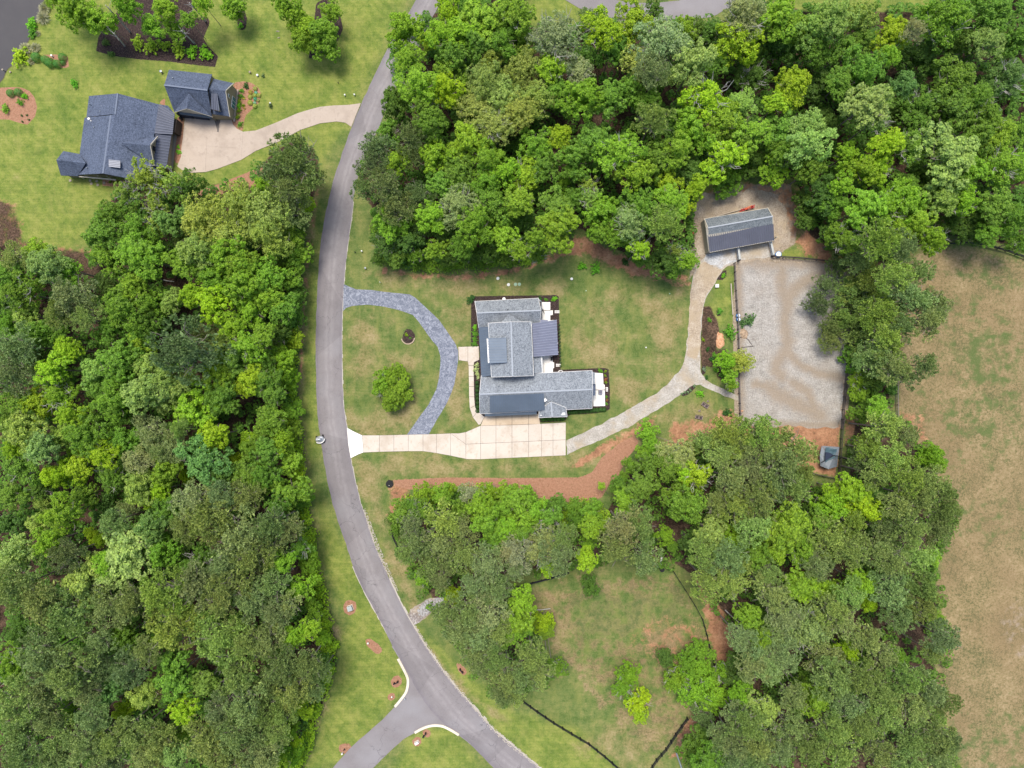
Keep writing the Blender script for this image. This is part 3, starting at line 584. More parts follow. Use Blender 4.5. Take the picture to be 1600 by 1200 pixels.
# ---------------------------------------------------------------- buildings
def shr(pts, d):
    c = sum(pts, Vector()) / len(pts); return [p + Vector((c.x - p.x, c.y - p.y, 0)).normalized() * d for p in pts]
def fascia(root, edges, mat, w=.14, h=.16, name='fascia'):
    b = MB()
    for a, c in edges:
        b.bar(a - Vector((0, 0, .2)), c - Vector((0, 0, .2)), w, h, 0)
    return b.build(name, mat, root)
def gable(root, ea, eb, ra, rb, fa, fb, mat, wall, fmat, th=.18, inset=.45, cap=True, walls=True):
    """ea-eb one eave, ra-rb the ridge, fa-fb the other eave; a and b are the two gable ends (world points)"""
    MB().slab([ea, eb, rb, ra], th).build('roof_slope', mat, root); MB().slab([ra, rb, fb, fa], th).build('roof_slope', mat, root)
    if cap:
        MB().bar(ra, rb, .32, .05, .0).build('ridge_cap', capmat, root)
    dz = Vector((0, 0, th + .04))
    if fmat:
        fascia(root, [(ea, ra), (ra, fa), (eb, rb), (rb, fb), (ea, eb), (fa, fb)], fmat)
    if walls:
        ax = (rb - ra); ax.z = 0; ax.normalize(); wv = fa - ea; wv.z = 0; wn_ = wv.normalized()
        pa = [ea + ax * .35 + wn_ * inset, fa + ax * .35 - wn_ * inset, fb - ax * .35 - wn_ * inset, eb - ax * .35 + wn_ * inset]
        slope = (ra.z - ea.z) / max(.3, (wv.length / 2)); ztop = ea.z - th + slope * inset - .06
        lo = [Vector((p.x, p.y, -.1)) for p in pa]; hi = [Vector((p.x, p.y, ztop)) for p in pa]
        m0 = ra + ax * .35 - dz; m1 = rb - ax * .35 - dz
        b = MB(); n = 0
        b.v = lo + hi + [m0, m1]
        b.f = [(0, 1, 2, 3), (0, 4, 8, 5, 1), (3, 2, 6, 9, 7), (0, 3, 7, 4), (1, 5, 6, 2), (4, 7, 9, 8), (5, 8, 9, 6)]
        b.build('wall', wall, root)
def metal(root, a, b, c, d, mat, seams, th=.12, name='metal_roof', edge=True):
    """a-b upper edge, d-c lower edge; standing seams run from upper to lower"""
    r = MB().slab([a, d, c, b] if ((d - a).cross(c - d)).z > 0 else [a, b, c, d], th).build(name, mat, root)
    s = MB()
    for i in range(seams + 1):
        t = i / seams; s.bar(a.lerp(b, t), d.lerp(c, t), .11, .1, 0)
    o = s.build('standing_seams', SEAM[mat.name], r); o['kind'] = 'stuff'
    return r
def shift(o): pass
SEAM = {}
for nm_, c_ in (('metal_dark', (.1, .13, .17)), ('metal_grey', (.2, .21, .26)), ('metal_barn', (.1, .1, .13)), ('metal_bronze', (.1, .11, .14))): SEAM[nm_] = metalroof('seam_' + nm_, c_)
capmat = plain('ridge_cap', (.27, .29, .31), .9, scale=4)
capblue = plain('ridge_cap_blue', (.13, .15, .19), .9, scale=4)
def wallbox(root, px, z0, z1, mat, name='wall'):
    pts = ccw([W(x, y, z1) for x, y in px]); return MB().prism(pts, z0, z1).build(name, mat, root)
def decor(root, px, py, z, sz, mat, name, rz=0.0):
    p = W(px, py, z); return MB().box(p + Vector((0, 0, sz[2] / 2)), sz, rz).build(name, mat, root)
# --- the grey house with the long driveway
def house_one():
    r = empty('grey_shingle_house', W(800, 560), 'grey shingled farmhouse with dark metal porch roofs at the end of the white driveway', 'house')
    g, md, mg, wh, wl = M['shingle_grey'], M['metal_dark'], M['metal_grey'], M['white'], M['wall_white']
    e, rz = 3.1, 5.0
    # north wing
    gable(r, W(742, 471, e), W(841, 466, e), W(745, 489, rz), W(845, 485, rz), W(748, 512, e), W(843, 506, e), g, wl, wh)
    MB().slab([W(841, 466.5, e), W(840.7, 471, e + .5), W(846, 471, e + .3), W(846, 470, e + .2)], .15).build('roof_return', g, r)
    MB().slab([W(845, 471, e - .1), W(844.6, 500, e - .1), W(846.5, 500, e - .1), W(846.5, 471, e - .1)], .15).build('eave_return', g, r)
    # cricket against the tall block
    a, b0, c0, d0 = W(795, 490.5, 4.95), W(781, 506, 4.1), W(799, 507, 5.5), W(815, 502, 4.1)
    MB().slab([a, b0, c0], .1).build('roof_cricket', g, r); MB().slab([a, c0, d0], .1).build('roof_cricket', g, r)
    # tall middle block
    gable(r, W(763, 505, 5.6), W(768, 589, 5.6), W(798.5, 503, 7.7), W(801, 588, 7.7), W(829.7, 503, 5.6), W(833.5, 586.7, 5.6), g, wl, wh)
    # west porch roof, slopes down to the walk
    metal(r, W(765, 511, 4.3), W(768.5, 586, 4.3), W(752, 588.5, 3.0), W(748, 512, 3.0), md, 18)
    # dormer on the west slope
    metal(r, W(791, 528, 7.75), W(792.5, 566, 7.75), W(764, 567, 6.9), W(762, 529, 6.9), md, 9, name='dormer_roof')
    wallbox(r, [(764.5, 531), (789, 530), (790, 564), (766, 565)], 5.5, 6.7, wl, 'dormer_wall')
    fascia(r, [(W(761.6, 529, 6.95), W(763.6, 567, 6.95))], wh, .3, .2)
    # east porch roof
    metal(r, W(831, 506, 4.3), W(833.5, 557, 4.3), W(872, 554, 2.9), W(870, 500, 2.9), mg, 13)
    MB().slab([W(844.5, 499.6, 3.6), W(843, 506.6, 3.6), W(856, 506, 3.35), W(856, 500, 3.35)], .1).build('porch_roof_return', mg, r)
    MB().slab([W(833.5, 557.5, 3.5), W(834.5, 583, 3.5), W(847, 582, 3.0), W(845, 557.5, 3.0)], .15).build('low_roof', g, r)
    # porch columns and deck below
    for q in ((868, 503), (869, 520), (870, 537), (870.5, 551)):
        decor(r, q[0], q[1], 0, (.2, .2, 2.7), wh, 'porch_column')
    for q in ((751, 516), (752, 533), (753, 550), (754, 566), (755, 584)):
        decor(r, q[0] + 2, q[1], 0, (.2, .2, 2.9), wh, 'porch_column')
    wallbox(r, [(846, 501), (867, 500), (869, 554), (847, 556)], -.05, .16, cmw, 'porch_deck')
    wallbox(r, [(750, 513), (764, 512), (768, 586), (754, 587)], -.05, .16, cm, 'porch_deck')
    wallbox(r, [(766, 508), (846, 504), (848, 583), (768, 588)], 0, 3.0, wl, 'wall')
    # long south wing
    gable(r, W(752, 587.5, 3.1), W(925, 579, 3.1), W(749.5, 616, 5.3), W(926, 608.5, 5.3), W(750, 646.5, 3.1), W(925, 638, 3.1), g, wl, wh)
    MB().slab([W(925, 580.5, 3.05), W(925, 600, 4.3), W(929.5, 600, 4.2), W(929.5, 582, 3.0)], .15).build('roof_return', g, r)
    MB().slab([W(925.5, 600, 3.6), W(925.5, 618, 3.6), W(930.5, 618, 3.4), W(930.5, 600, 3.4)], .15).build('eave_return', M['shingle_blue'], r)
    MB().slab([W(748.5, 613, 3.6), W(749, 627, 3.6), W(751.5, 627, 3.8), W(751, 613, 3.8)], .15).build('eave_return', M['shingle_blue'], r)
    # south facing bump-out
    gable(r, W(842.5, 640, 3.4), W(842, 652.5, 3.0), W(861, 628, 4.6), W(863, 651.5, 4.4), W(884, 637, 3.4), W(886, 651, 3.0), g, wl, wh, inset=.3)
    # raised metal roof over the garage
    metal(r, W(766, 618, 5.45), W(849, 614.5, 5.45), W(851, 641, 3.9), W(766, 644.5, 3.9), md, 26, th=.3)
    metal(r, W(758, 645.5, 2.95), W(838, 642, 2.95), W(838, 647.5, 2.6), W(758, 650.5, 2.6), M['metal_dark'], 24, name='door_awning')
    for i, x in enumerate((762, 789, 815)):
        p0 = W(x, 646.2 - i * 1.1, 1.2); MB().box(p0 + Vector((1.6, -.1, -.1)), (3.0, .12, 2.2), math.radians(2.5)).build('garage_door', M['navy'], r)
    d = decor(r, 748.9 + 18, 551, .16, (.12, 1.1, 2.1), M['darkwood'], 'front_door'); d['label'] = 'dark timber front door under the west porch'
    # vents and flashings
    decor(r, 851.5, 625, 4.25, (.62, .62, .45), wh, 'roof_vent', math.radians(40))
    for q, z in (((825, 602), 4.9), ((911, 635), 3.4), ((853.5, 630), 4.2), ((793, 482), 4.8), ((780, 515), 6.4), ((779, 602), 4.8), ((780, 613), 5.2)):
        MB().lathe(W(q[0], q[1], z) - Vector((0, 0, .4)), [(.13, 0), (.13, .75), (.05, .8)], 8).build('vent_pipe', M['steel'], r)
    MB().lathe(W(787.5, 467.5, 2.4), [(.35, 0), (.35, .5), (.1, .55)], 12).build('wall_meter', wh, r)
    MB().tube([W(876 + 3.5 * math.cos(t), 581.5 - 2.6 * math.sin(t), 1.2) for t in [i * math.pi / 8 for i in range(9)]], .09, 6).build('window_well_rail', wh, r)
house_one()
# --- the barn
def barn():
    r = empty('barn', W(1155, 360), 'long barn, half grey shingle half plum metal roof, above the arena', 'barn')
    g, wh, wl = M['shingle_barn'], M['cream'], M['wall_barn']
    NWc, NEc, RW, RE = W(1100.6, 342, 3.0), W(1200, 325, 3.0), W(1106, 356, 5.0), W(1207.5, 338, 5.0)
    BW, BE, SW, SE = W(1106.2, 367.5, 4.1), W(1207.8, 350, 4.1), W(1109, 394, 2.8), W(1209, 375.5, 2.8)
    MB().slab([NWc, RW, RE, NEc], .16).build('roof_slope', g, r); MB().slab([RW, BW, BE, RE], .16).build('roof_slope', g, r)
    MB().bar(RW, RE, .3, .05).build('ridge_cap', capmat, r)
    metal(r, BW, BE, SE, SW, M['metal_barn'], 30)
    fascia(r, [(NWc, RW), (RW, BW), (BW, SW), (SW, SE), (NWc, NEc), (SE, BE), (BE, RE), (RE, NEc)], wh, .16, .18)
    # walls: a shallow lean-out is only the camera; the walls stand straight
    pts = [W(1104, 345.5, 3.0), W(1196.5, 329.5, 3.0), W(1204.5, 373, 3.0), W(1111.5, 390.5, 3.0)]
    pts = ccw([Vector((p.x, p.y, 0)) for p in pts])
    base = [W(1100.5, 343, 3.0), W(1196.5, 328.5, 3.0), W(1205, 374, 3.0), W(1107.5, 393, 2.8)]
    b = MB(); lo = [Vector((p.x, p.y, -.1)) for p in base]; hi = [Vector((p.x, p.y, 2.7)) for p in base]
    m0, m1 = Vector((RW.x - .35, RW.y, 4.75)), Vector((RE.x - .3, RE.y, 4.75))
    b.v = lo + hi + [m0, m1]; b.f = [(0, 1, 2, 3), (0, 4, 8, 7, 3), (1, 2, 6, 9, 5), (0, 1, 5, 4), (3, 7, 6, 2), (4, 5, 9, 8), (7, 8, 9, 6)]
    w = b.build('wall', wl, r)
    for (x, y) in ((1104.7, 372.5), (1105.8, 378), (1106.6, 383.5)):
        p = W(x, y, 1.6); MB().box(p + Vector((.05, 0, .3)), (.25, .55, 1.1), math.radians(10)).build('window', M['darkglass'], r)
    for t in (.0, .25, .5, .75, 1.0):
        p = W(1109.5, 392.5, 0).lerp(W(1207, 374, 0), t); MB().box(p + Vector((0, 0, 1.3)), (.18, .18, 2.6)).build('post', wh, r)
barn()
# --- the blue-grey house
def house_two():
    r = empty('blue_shingle_house', W(200, 215), 'slate-blue shingled house with brown metal porch roof, beside the pink court', 'house')
    g, mb, cr, wl = M['shingle_blue'], M['metal_bronze'], M['cream'], M['tan']
    e, z = 3.0, 7.4
    # main block: upper and lower west slopes, one east slope
    R0, R1, R2, R3 = W(184, 146, z), W(180, 178, z), W(173, 180, z - .25), W(161, 271, z - .25)
    A0, A1, A2, A3 = W(139, 150, e), W(135, 183, e), W(132, 184, e), W(120, 273, e)
    MB().slab([A0, A1, R1, R0], .2).build('roof_slope', g, r); MB().slab([A2, A3, R3, R2], .2).build('roof_slope', g, r)
    E0, E1 = W(248, 163, 4.6), W(241, 210, 4.6); 
    MB().slab([R0, R1, R2, R3, W(236, 263, 4.2), E1, E0], .2).build('roof_slope', g, r)
    MB().slab([R3, W(207, 280, 5.0), W(236, 263.3, 4.2)], .2).build('roof_slope', g, r)
    MB().bar(R0, R1, .3, .06).build('ridge_cap', capblue, r); MB().bar(R2, R3, .3, .06).build('ridge_cap', capblue, r)
    metal(r, W(248, 163, 4.62), W(241.5, 208, 4.62), W(269.5, 209.5, 3.3), W(273, 178, 3.4), mb, 10)
    MB().slab([W(248, 163, 4.55), W(273, 178, 3.35), W(262, 165, 4.0)], .15).build('roof_corner', g, r)
    metal(r, W(243.5, 206, 4.3), W(236, 258, 4.3), W(260, 262, 3.0), W(268, 210, 3.0), mb, 12)
    MB().slab([W(236, 259, 4.2), W(207, 281, 3.1), W(252, 268, 3.0)], .15).build('roof_corner', g, r)
    # east facing gable dormer
    p, q, n0, s0 = W(188, 223, 7.2), W(235, 227, 6.8), W(246, 214, 4.7), W(241, 258, 4.3)
    MB().slab([p, q, n0], .16).build('dormer_slope', g, r); MB().slab([p, s0, q], .16).build('dormer_slope', g, r)
    MB().face([q + Vector((-.25, 0, -.2)), n0 + Vector((-.3, -.2, -.2)), s0 + Vector((-.3, .3, -.2))]).build('dormer_face', wl, r)
    f = MB().bar(q - Vector((0, 0, .25)), n0 - Vector((0, 0, .25)), .12, .3); f.bar(q - Vector((0, 0, .25)), s0 - Vector((0, 0, .25)), .12, .3); f.build('fascia', cr, r)
    mz = (q + n0 + s0) / 3; MB().box(mz + Vector((-.1, .2, -.25)), (.12, .9, .9)).build('window', M['darkglass'], r)
    # small dark shed dormer
    metal(r, W(170, 250, 7.3), W(170, 260, 7.3), W(188, 262, 6.8), W(188, 252, 6.8), mb, 4, name='shed_dormer_roof')
    wallbox(r, [(171, 251.5), (186, 253), (186, 261), (171, 259)], 5.2, 6.55, M['brown_wall'], 'dormer_wall')
    # walls under the main block
    wp_ = [W(143, 154, e), W(186, 151, e), W(262, 181, e), W(258, 262, e), W(228, 270, e), W(124, 271, e), W(135, 186, e)]
    MB().prism(ccw(wp_), -.1, 2.85).build('wall', wl, r)
    MB().prism(ccw([W(150, 160, 4.2), W(236, 170, 4.2), W(230, 255, 4.2), W(140, 262, 4.2)]), 2.8, 4.2).build('upper_wall', wl, r)
    sg = MB(); a, b_, c_ = W(124, 272.4, 2.95), W(161, 270.2, 7.1), W(206, 279, 3.0); dwn = Vector((0, .25, -.1)); sg.face([a + dwn, c_ + dwn, b_ + dwn]); sg.build('south_gable', M['brown_wall'], r)
    MB().bar(W(124, 276, 2.4), W(182, 281.5, 2.4), .25, .3).build('porch_beam', cr, r)
    for x in (128, 143, 158, 173): decor(r, x + 4, 279 + (x - 128) * .03, 0, (.22, .22, 2.4), cr, 'porch_column')
    # windows of the garden front and the east porch
    for i, y in enumerate((190, 196, 202)):
        p = W(276.5 - i * .7, y, 1.6); MB().box(p, (.14, .7, 1.2)).build('window', M['darkglass'], r)
    MB().prism(ccw([W(270, 185, 2.7), W(276, 186, 2.7), W(273, 206, 2.7), W(268, 206, 2.7)]), 0, 2.6).build('bay_wall', M['brown_wall'], r)
    for y in (212, 226, 240, 254): decor(r, 272 - (y - 212) * .12, y, 0, (.3, .3, 2.7), M['stone'], 'porch_column')
    MB().prism(ccw([W(266, 208), W(277, 209), W(270, 264), W(258, 262)]), 0, .2).build('porch_deck', M['stone'], r)
    # south-west wing
    gable(r, W(99, 236, e), W(124, 240.5, e), W(88, 250, 5.3), W(134, 255, 5.3), W(95, 274, e), W(121.5, 275, e), g, wl, None, cap=False)
    MB().slab([W(124, 240.5, e), W(121.5, 275, e), W(134, 255, 5.3)], .15).build('roof_hip', g, r)
    for q_ in ((143, 165), (162, 168), (160, 176), (139, 264), (150, 201)):
        MB().lathe(W(q_[0], q_[1], 4.2), [(.1, 0), (.1, .9), (.04, .95)], 8).build('vent_pipe', M['steel'], r)
    MB().lathe(W(141, 187, 3.9), [(.2, 0), (.2, .5), (.28, .6), (.1, .7)], 10).build('roof_vent', M['white'], r)
    MB().lathe(W(144, 190, 4.0), [(.15, 0), (.15, .5), (.06, .6)], 10).build('roof_vent', M['white'], r)
def garage_two():
    r = empty('blue_shingle_garage', W(310, 160), 'slate-blue garage with tan gable end above the pink court', 'garage')
    g, mb, cr, wl = M['shingle_blue'], M['metal_bronze'], M['cream'], M['tan']
    e, z = 3.2, 7.4
    Ra, Rb = W(256.5, 133, z), W(324, 141, z)
    Na, Nb = W(264, 109, 4.0), W(331, 116, 4.0)
    Sa, Sb = W(272, 174, 3.2), W(331, 182, 3.2)
    MB().slab([Na, Ra, Rb, Nb], .2).build('roof_slope', g, r); MB().slab([Ra, Sa, Sb, Rb], .2).build('roof_slope', g, r)
    MB().bar(Ra, Rb, .3, .06).build('ridge_cap', capblue, r)
    # end walls
    def endwall(a, b, c, dx, mat):
        d = Vector((dx, 0, -.25)); lo = [Vector((a.x + dx, a.y, 0)), Vector((c.x + dx, c.y, 0))]
        MB().face([lo[0], a + d, b + d, c + d, lo[1]]).build('gable_wall', mat, r)
    endwall(Na, Ra, Sa, .4, M['brown_wall']); endwall(Nb, Rb, Sb, -.3, wl)
    MB().prism(ccw([W(270, 114, 3), W(328, 121, 3), W(331, 176, 3), W(276, 168, 3)]), -.1, 3.0).build('wall', wl, r)
    # front gable and the dark doors under it
    a0 = W(295, 146, 7.0); ap = W(292, 169.5, 6.4); L = W(272, 175.2, 3.3); R = W(331.5, 182.5, 3.3)
    MB().slab([a0, L, ap], .16).build('dormer_slope', g, r); MB().slab([a0, ap, R], .16).build('dormer_slope', g, r)
    MB().face([ap + Vector((0, .2, -.2)), L + Vector((.2, .2, -.2)), R + Vector((-.2, .2, -.2))]).build('front_gable', cr, r)
    f = MB(); f.bar(ap - Vector((0, 0, .2)), L - Vector((0, 0, .2)), .1, .15); f.bar(ap - Vector((0, 0, .2)), R - Vector((0, 0, .2)), .1, .15); f.build('fascia', cr, r)
    lo = [W(281, 184, 0), W(331, 189, 0)]; hi = [W(281, 180, 2.5), W(331, 185, 2.5)]
    MB().hexa([W(278, 175, 3.1), W(330, 182, 3.1), W(331, 185.5, 2.7), W(283, 179, 2.7)], [W(278, 175, 3.2), W(330, 182, 3.2), W(331, 185.5, 2.8), W(283, 179, 2.8)]).build('door_awning', M['metal_dark'], r)
    for t in (.03, .52):
        b0 = W(281, 183.5, 0).lerp(W(330, 188.5, 0), t); b1 = W(281, 183.5, 0).lerp(W(330, 188.5, 0), t + .44)
        q = Vector((0, 0, 2.4)); n = Vector((.02, .15, 0)); MB().hexa([b0, b1, b1 + n, b0 + n], [b0 + q, b1 + q, b1 + n + q, b0 + n + q]).build('garage_door', M['navy'], r)
    # east wing with the tan gable end
    Na, Nb, Ra, Rb, Sa, Sb = W(334, 123, e), W(365, 130, e), W(325.5, 139.3, 6.2), W(352.5, 142, 6.2), W(332.5, 178, e), W(359, 182, e)
    MB().slab([Na, Ra, Rb, Nb], .16).build('roof_slope', g, r); MB().slab([Ra, Sa, Sb, Rb], .16).build('roof_slope', g, r)
    fascia(r, [(Nb, Rb), (Rb, Sb)], cr, .12, .18)
    g0, g1 = W(369.2, 139), W(364.6, 185.5)
    d = Vector((-.12, 0, -.2)); up = [Vector((Nb.x, Nb.y - .5, 0)), Vector((Sb.x, Sb.y + .3, 0))]
    wx = Nb.x - .3; wx2 = Sb.x - .3
    v = [Vector((wx, Nb.y - .4, 0)), Vector((wx, Nb.y - .4, e - .1)), Vector(((wx + wx2) / 2, Rb.y, 6.0)), Vector((wx2, Sb.y + .3, e - .1)), Vector((wx2, Sb.y + .3, 0))]
    gw = MB().face(v).build('gable_wall', wl, r)
    MB().prism(ccw([Vector((wx - 4, Nb.y - .5, 0)), Vector((wx - .05, Nb.y - .5, 0)), Vector((wx2 - .05, Sb.y + .4, 0)), Vector((wx2 - 4, Sb.y + .4, 0))]), -.1, 2.9).build('wall', wl, r)
    MB().bar(Vector((wx + .1, Nb.y - .2, .12)), Vector((wx2 + .1, Sb.y, .12)), .35, .3).build('foundation_strip', cm2, r)
    for k in (.38, .5, .62):
        p = v[0].lerp(v[4], k); f = MB().box(p + Vector((.06, 0, 1.7)), (.1, .95, 1.7)).build('window', M['white'], r)
        w_ = MB(); 
        for i in range(2):
            for j in range(3): w_.box(p + Vector((.12, -.2 + i * .4, 1.2 + j * .5)), (.06, .34, .42))
        w_.build('pane', M['glass'], f)
    p = v[2] + Vector((.08, -.2, -1.9)); MB().box(p, (.12, .8, .8)).build('gable_window', M['white'], r)
    MB().box(p + Vector((.06, 0, 0)), (.06, .55, .55)).build('gable_pane', M['glass'], r)
    # narrow metal shed dormer
    metal(r, W(331, 146, 6.1), W(339, 146.5, 6.1), W(342.5, 173, 5.2), W(330, 170.5, 5.2), mb, 4, name='shed_dormer_roof')
    MB().face([W(339, 147, 6.0), W(343, 173, 5.1), W(344.5, 175, 3.9)]).build('dormer_wall', cr, r)
    MB().prism(ccw([W(332, 148, 5), W(338, 148, 5), W(341, 171, 5), W(331, 169, 5)]), 3.4, 5.0).build('dormer_wall', wl, r)
    MB().lathe(W(273, 124.5, 5.2), [(.1, 0), (.1, 1.0), (.04, 1.05)], 8).build('vent_pipe', M['steel'], r)
house_two(); garage_two()
# --- run-in shed with a loose tarp in the clay pen
def shed():
    r = empty('run_in_shed', W(1296, 715), 'small grey metal run-in shed with sagging blue-grey tarp in the orange clay pen', 'shed')
    z = 2.6
    c = [W(1284, 697, z), W(1282, 728, z - .5), W(1294.5, 733, z), W(1308, 729, z - .3), W(1311.5, 698.5, z)]
    b = MB(); mid = W(1297, 714, z + .25)
    sm = M['shedmetal']
    MB().slab([c[0], W(1281, 712, z - .2), mid], .06).build('roof_sheet', sm, r)
    MB().slab([W(1281, 712, z - .25), c[1], c[2], W(1303, 713, z + .1)], .06).build('roof_sheet', sm, r)
    MB().slab([W(1303, 713, z + .15), c[2], c[3], W(1309.5, 712, z)], .06).build('roof_sheet', sm, r)
    MB().slab([W(1284.5, 696.5, z + .05), mid + Vector((0, .1, .02)), W(1309.8, 711.8, z + .06), c[4]], .06).build('roof_sheet', sm, r)
    sg = MB()
    for i in range(14):
        t = i / 13; sg.bar(W(1283, 724, z - .3).lerp(W(1306, 714, z + .15), t), W(1284, 728, z - .38).lerp(W(1308, 728.5, z - .22), t), .05, .05, .02)
    o = sg.build('corrugation', sm, r); o['kind'] = 'stuff'
    # tarp draped in folds
    n = 12; v = []; f = []
    q = [W(1290, 699, z + .25), W(1308, 701, z + .25), W(1305, 713, z + .3), W(1289, 722, z + .1)]
    for i in range(n + 1):
        for j in range(n + 1):
            a = q[0].lerp(q[1], j / n); b_ = q[3].lerp(q[2], j / n); p = a.lerp(b_, i / n)
            v.append(p + Vector((mn.noise(p * .8) * .3, mn.noise(p * .8 + Vector((5, 0, 0))) * .3, .22 + .22 * mn.noise(p * 1.4))))
    for i in range(n):
        for j in range(n): f.append((i * (n + 1) + j, i * (n + 1) + j + 1, (i + 1) * (n + 1) + j + 1, (i + 1) * (n + 1) + j))
    t = MB(); t.v = v; t.f = f; tp = t.build('tarp', M['tarp'], r, smooth=True)
    MB().slab([W(1290, 706, z + .85), W(1289.5, 720, z + .85), W(1303, 711.5, z + .85), W(1298, 708, z + .85)], .04).build('tarp_opening', M['navy'], r)
    for px, py in ((1285.5, 699), (1284, 725), (1306.5, 726.5), (1309, 700.5)):
        MB().tube([W(px, py, 0), W(px, py, 2.2)], .08, 6).build('post', M['darkwood'], r)
    MB().tube([W(1283, 723, 2.75), W(1303, 711.5, 3.6), W(1309, 712.5, 3.5), W(1322, 717.5, 3.3)], .09, 6).build('strap', M['black'], r)
shed()
# ---------------------------------------------------------------- foliage
def leafmat(name, spec=.25, trans=.35, vein=.35):
    t = NT(name); oi = t.n('ObjectInfo'); ge = t.n('NewGeometry')
    r = ge.outputs['Random Per Island']
    dk = t.mix(1.0, oi.outputs['Color'], (.55, .62, .6), 'MULTIPLY'); lt = t.mix(1.0, oi.outputs['Color'], (1.5, 1.5, 1.2), 'MULTIPLY')
    c = t.mix(r, dk, lt); big = t.noise(1.6, 2, .5); c = t.mix(t.ramp(big, [(.42, 0.0), (.62, .5)]), c, t.mix(1.0, c, (.72, .86, .9), 'MULTIPLY'))
    nz = t.noise(.55, 3, .6); c = t.mix(t.ramp(nz, [(.42, 0.0), (.68, .55)]), c, t.mix(1.0, c, (1.3, 1.25, .9), 'MULTIPLY'))
    t.b.inputs['Specular IOR Level'].default_value = spec; t.b.inputs['Roughness'].default_value = .55
    t.L(c, t.b.inputs['Base Color'])
    tr = t.n('BsdfTranslucent'); t.L(t.mix(1.0, c, (1.3, 1.35, .6), 'MULTIPLY'), tr.inputs[0])
    mx = t.n('MixShader'); mx.inputs[0].default_value = trans; t.L(t.b.outputs[0], mx.inputs[1]); t.L(tr.outputs[0], mx.inputs[2]); t.L(mx.outputs[0], t.o.inputs[0])
    return t.m
LEAF = leafmat('broad_leaves', .25, .45); NEED = leafmat('pine_needles', .15, .28)
barkm = plain('bark', (.2, .17, .14), .95, scale=3); palebark = plain('pale_bark', (.34, .32, .29), .9, scale=3)
def mesh_np(name, V, F, mat):
    me = bpy.data.meshes.new(name); nV, nF = len(V), len(F); k = F.shape[1]
    me.vertices.add(nV); me.vertices.foreach_set('co', V.astype(np.float32).ravel())
    me.loops.add(nF * k); me.loops.foreach_set('vertex_index', F.astype(np.int32).ravel())
    me.polygons.add(nF); me.polygons.foreach_set('loop_start', np.arange(0, nF * k, k, dtype=np.int32)); me.polygons.foreach_set('loop_total', np.full(nF, k, np.int32))
    me.update(calc_edges=True); me.materials.append(mat); return me
def unit(v): return v / np.maximum(1e-9, np.linalg.norm(v, axis=-1, keepdims=True))
def leaves(C, N, size, R, wid=.62):
    """one kite-shaped leaf spray at every point of C facing N"""
    n = len(C); t = unit(np.cross(N, unit(R.normal(size=(n, 3))))); b = np.cross(N, t)
    s = size[:, None]; lift = N * s * .18
    V = np.stack([C - t * s, C - b * s * wid + lift * .4, C + t * s * 1.1 - lift, C + b * s * wid + lift * .4], 1).reshape(-1, 3)
    return V, np.arange(n * 4).reshape(n, 4)
def crown_broad(seed, lobes=11, clus=21, per=30, leaf=.052, flat=.95, twig=False):
    R = np.random.default_rng(seed); P_, N_ = [], []
    el = R.uniform(.82, 1.18); ang0 = R.uniform(0, 6.28)
    for i in range(lobes):
        if i < lobes * .3: rho, z0 = R.uniform(0, .28), R.uniform(.55, .85)
        else: rho, z0 = R.uniform(.42, .74), R.uniform(.1, .6)
        th = ang0 + i * 2.399 + R.uniform(-.4, .4); rr = R.uniform(.24, .40)
        c = np.array([rho * math.cos(th) * el, rho * math.sin(th) / el, z0 * flat])
        d = unit(R.normal(size=(clus, 3)) + [0, 0, .55]); cc = c + d * rr * R.uniform(.75, 1.08, (clus, 1))
        for k in range(clus):
            e = unit(R.normal(size=(per, 3)) + d[k] * .9 + [0, 0, .35]); cr = R.uniform(.07, .13)
            P_.append(cc[k] + e * cr * R.uniform(.5, 1.15, (per, 1))); N_.append(unit(e * .55 + [0, 0, .75] + R.normal(size=(per, 3)) * .38))
    P_ = np.vstack(P_); N_ = np.vstack(N_)
    V, F = leaves(P_, N_, R.uniform(.6, 1.25, len(P_)) * leaf, R)
    # inner leaves that close the crown
    n = 260; d = unit(R.normal(size=(n, 3))); C = d * R.uniform(.1, .62, (n, 1)); C[:, 2] = np.abs(C[:, 2]) * .8 + .02
    V2, F2 = leaves(C, unit(R.normal(size=(n, 3)) + [0, 0, 1.2]), np.full(n, .085), R)
    return np.vstack([V, V2]), np.vstack([F, F2 + len(V)])
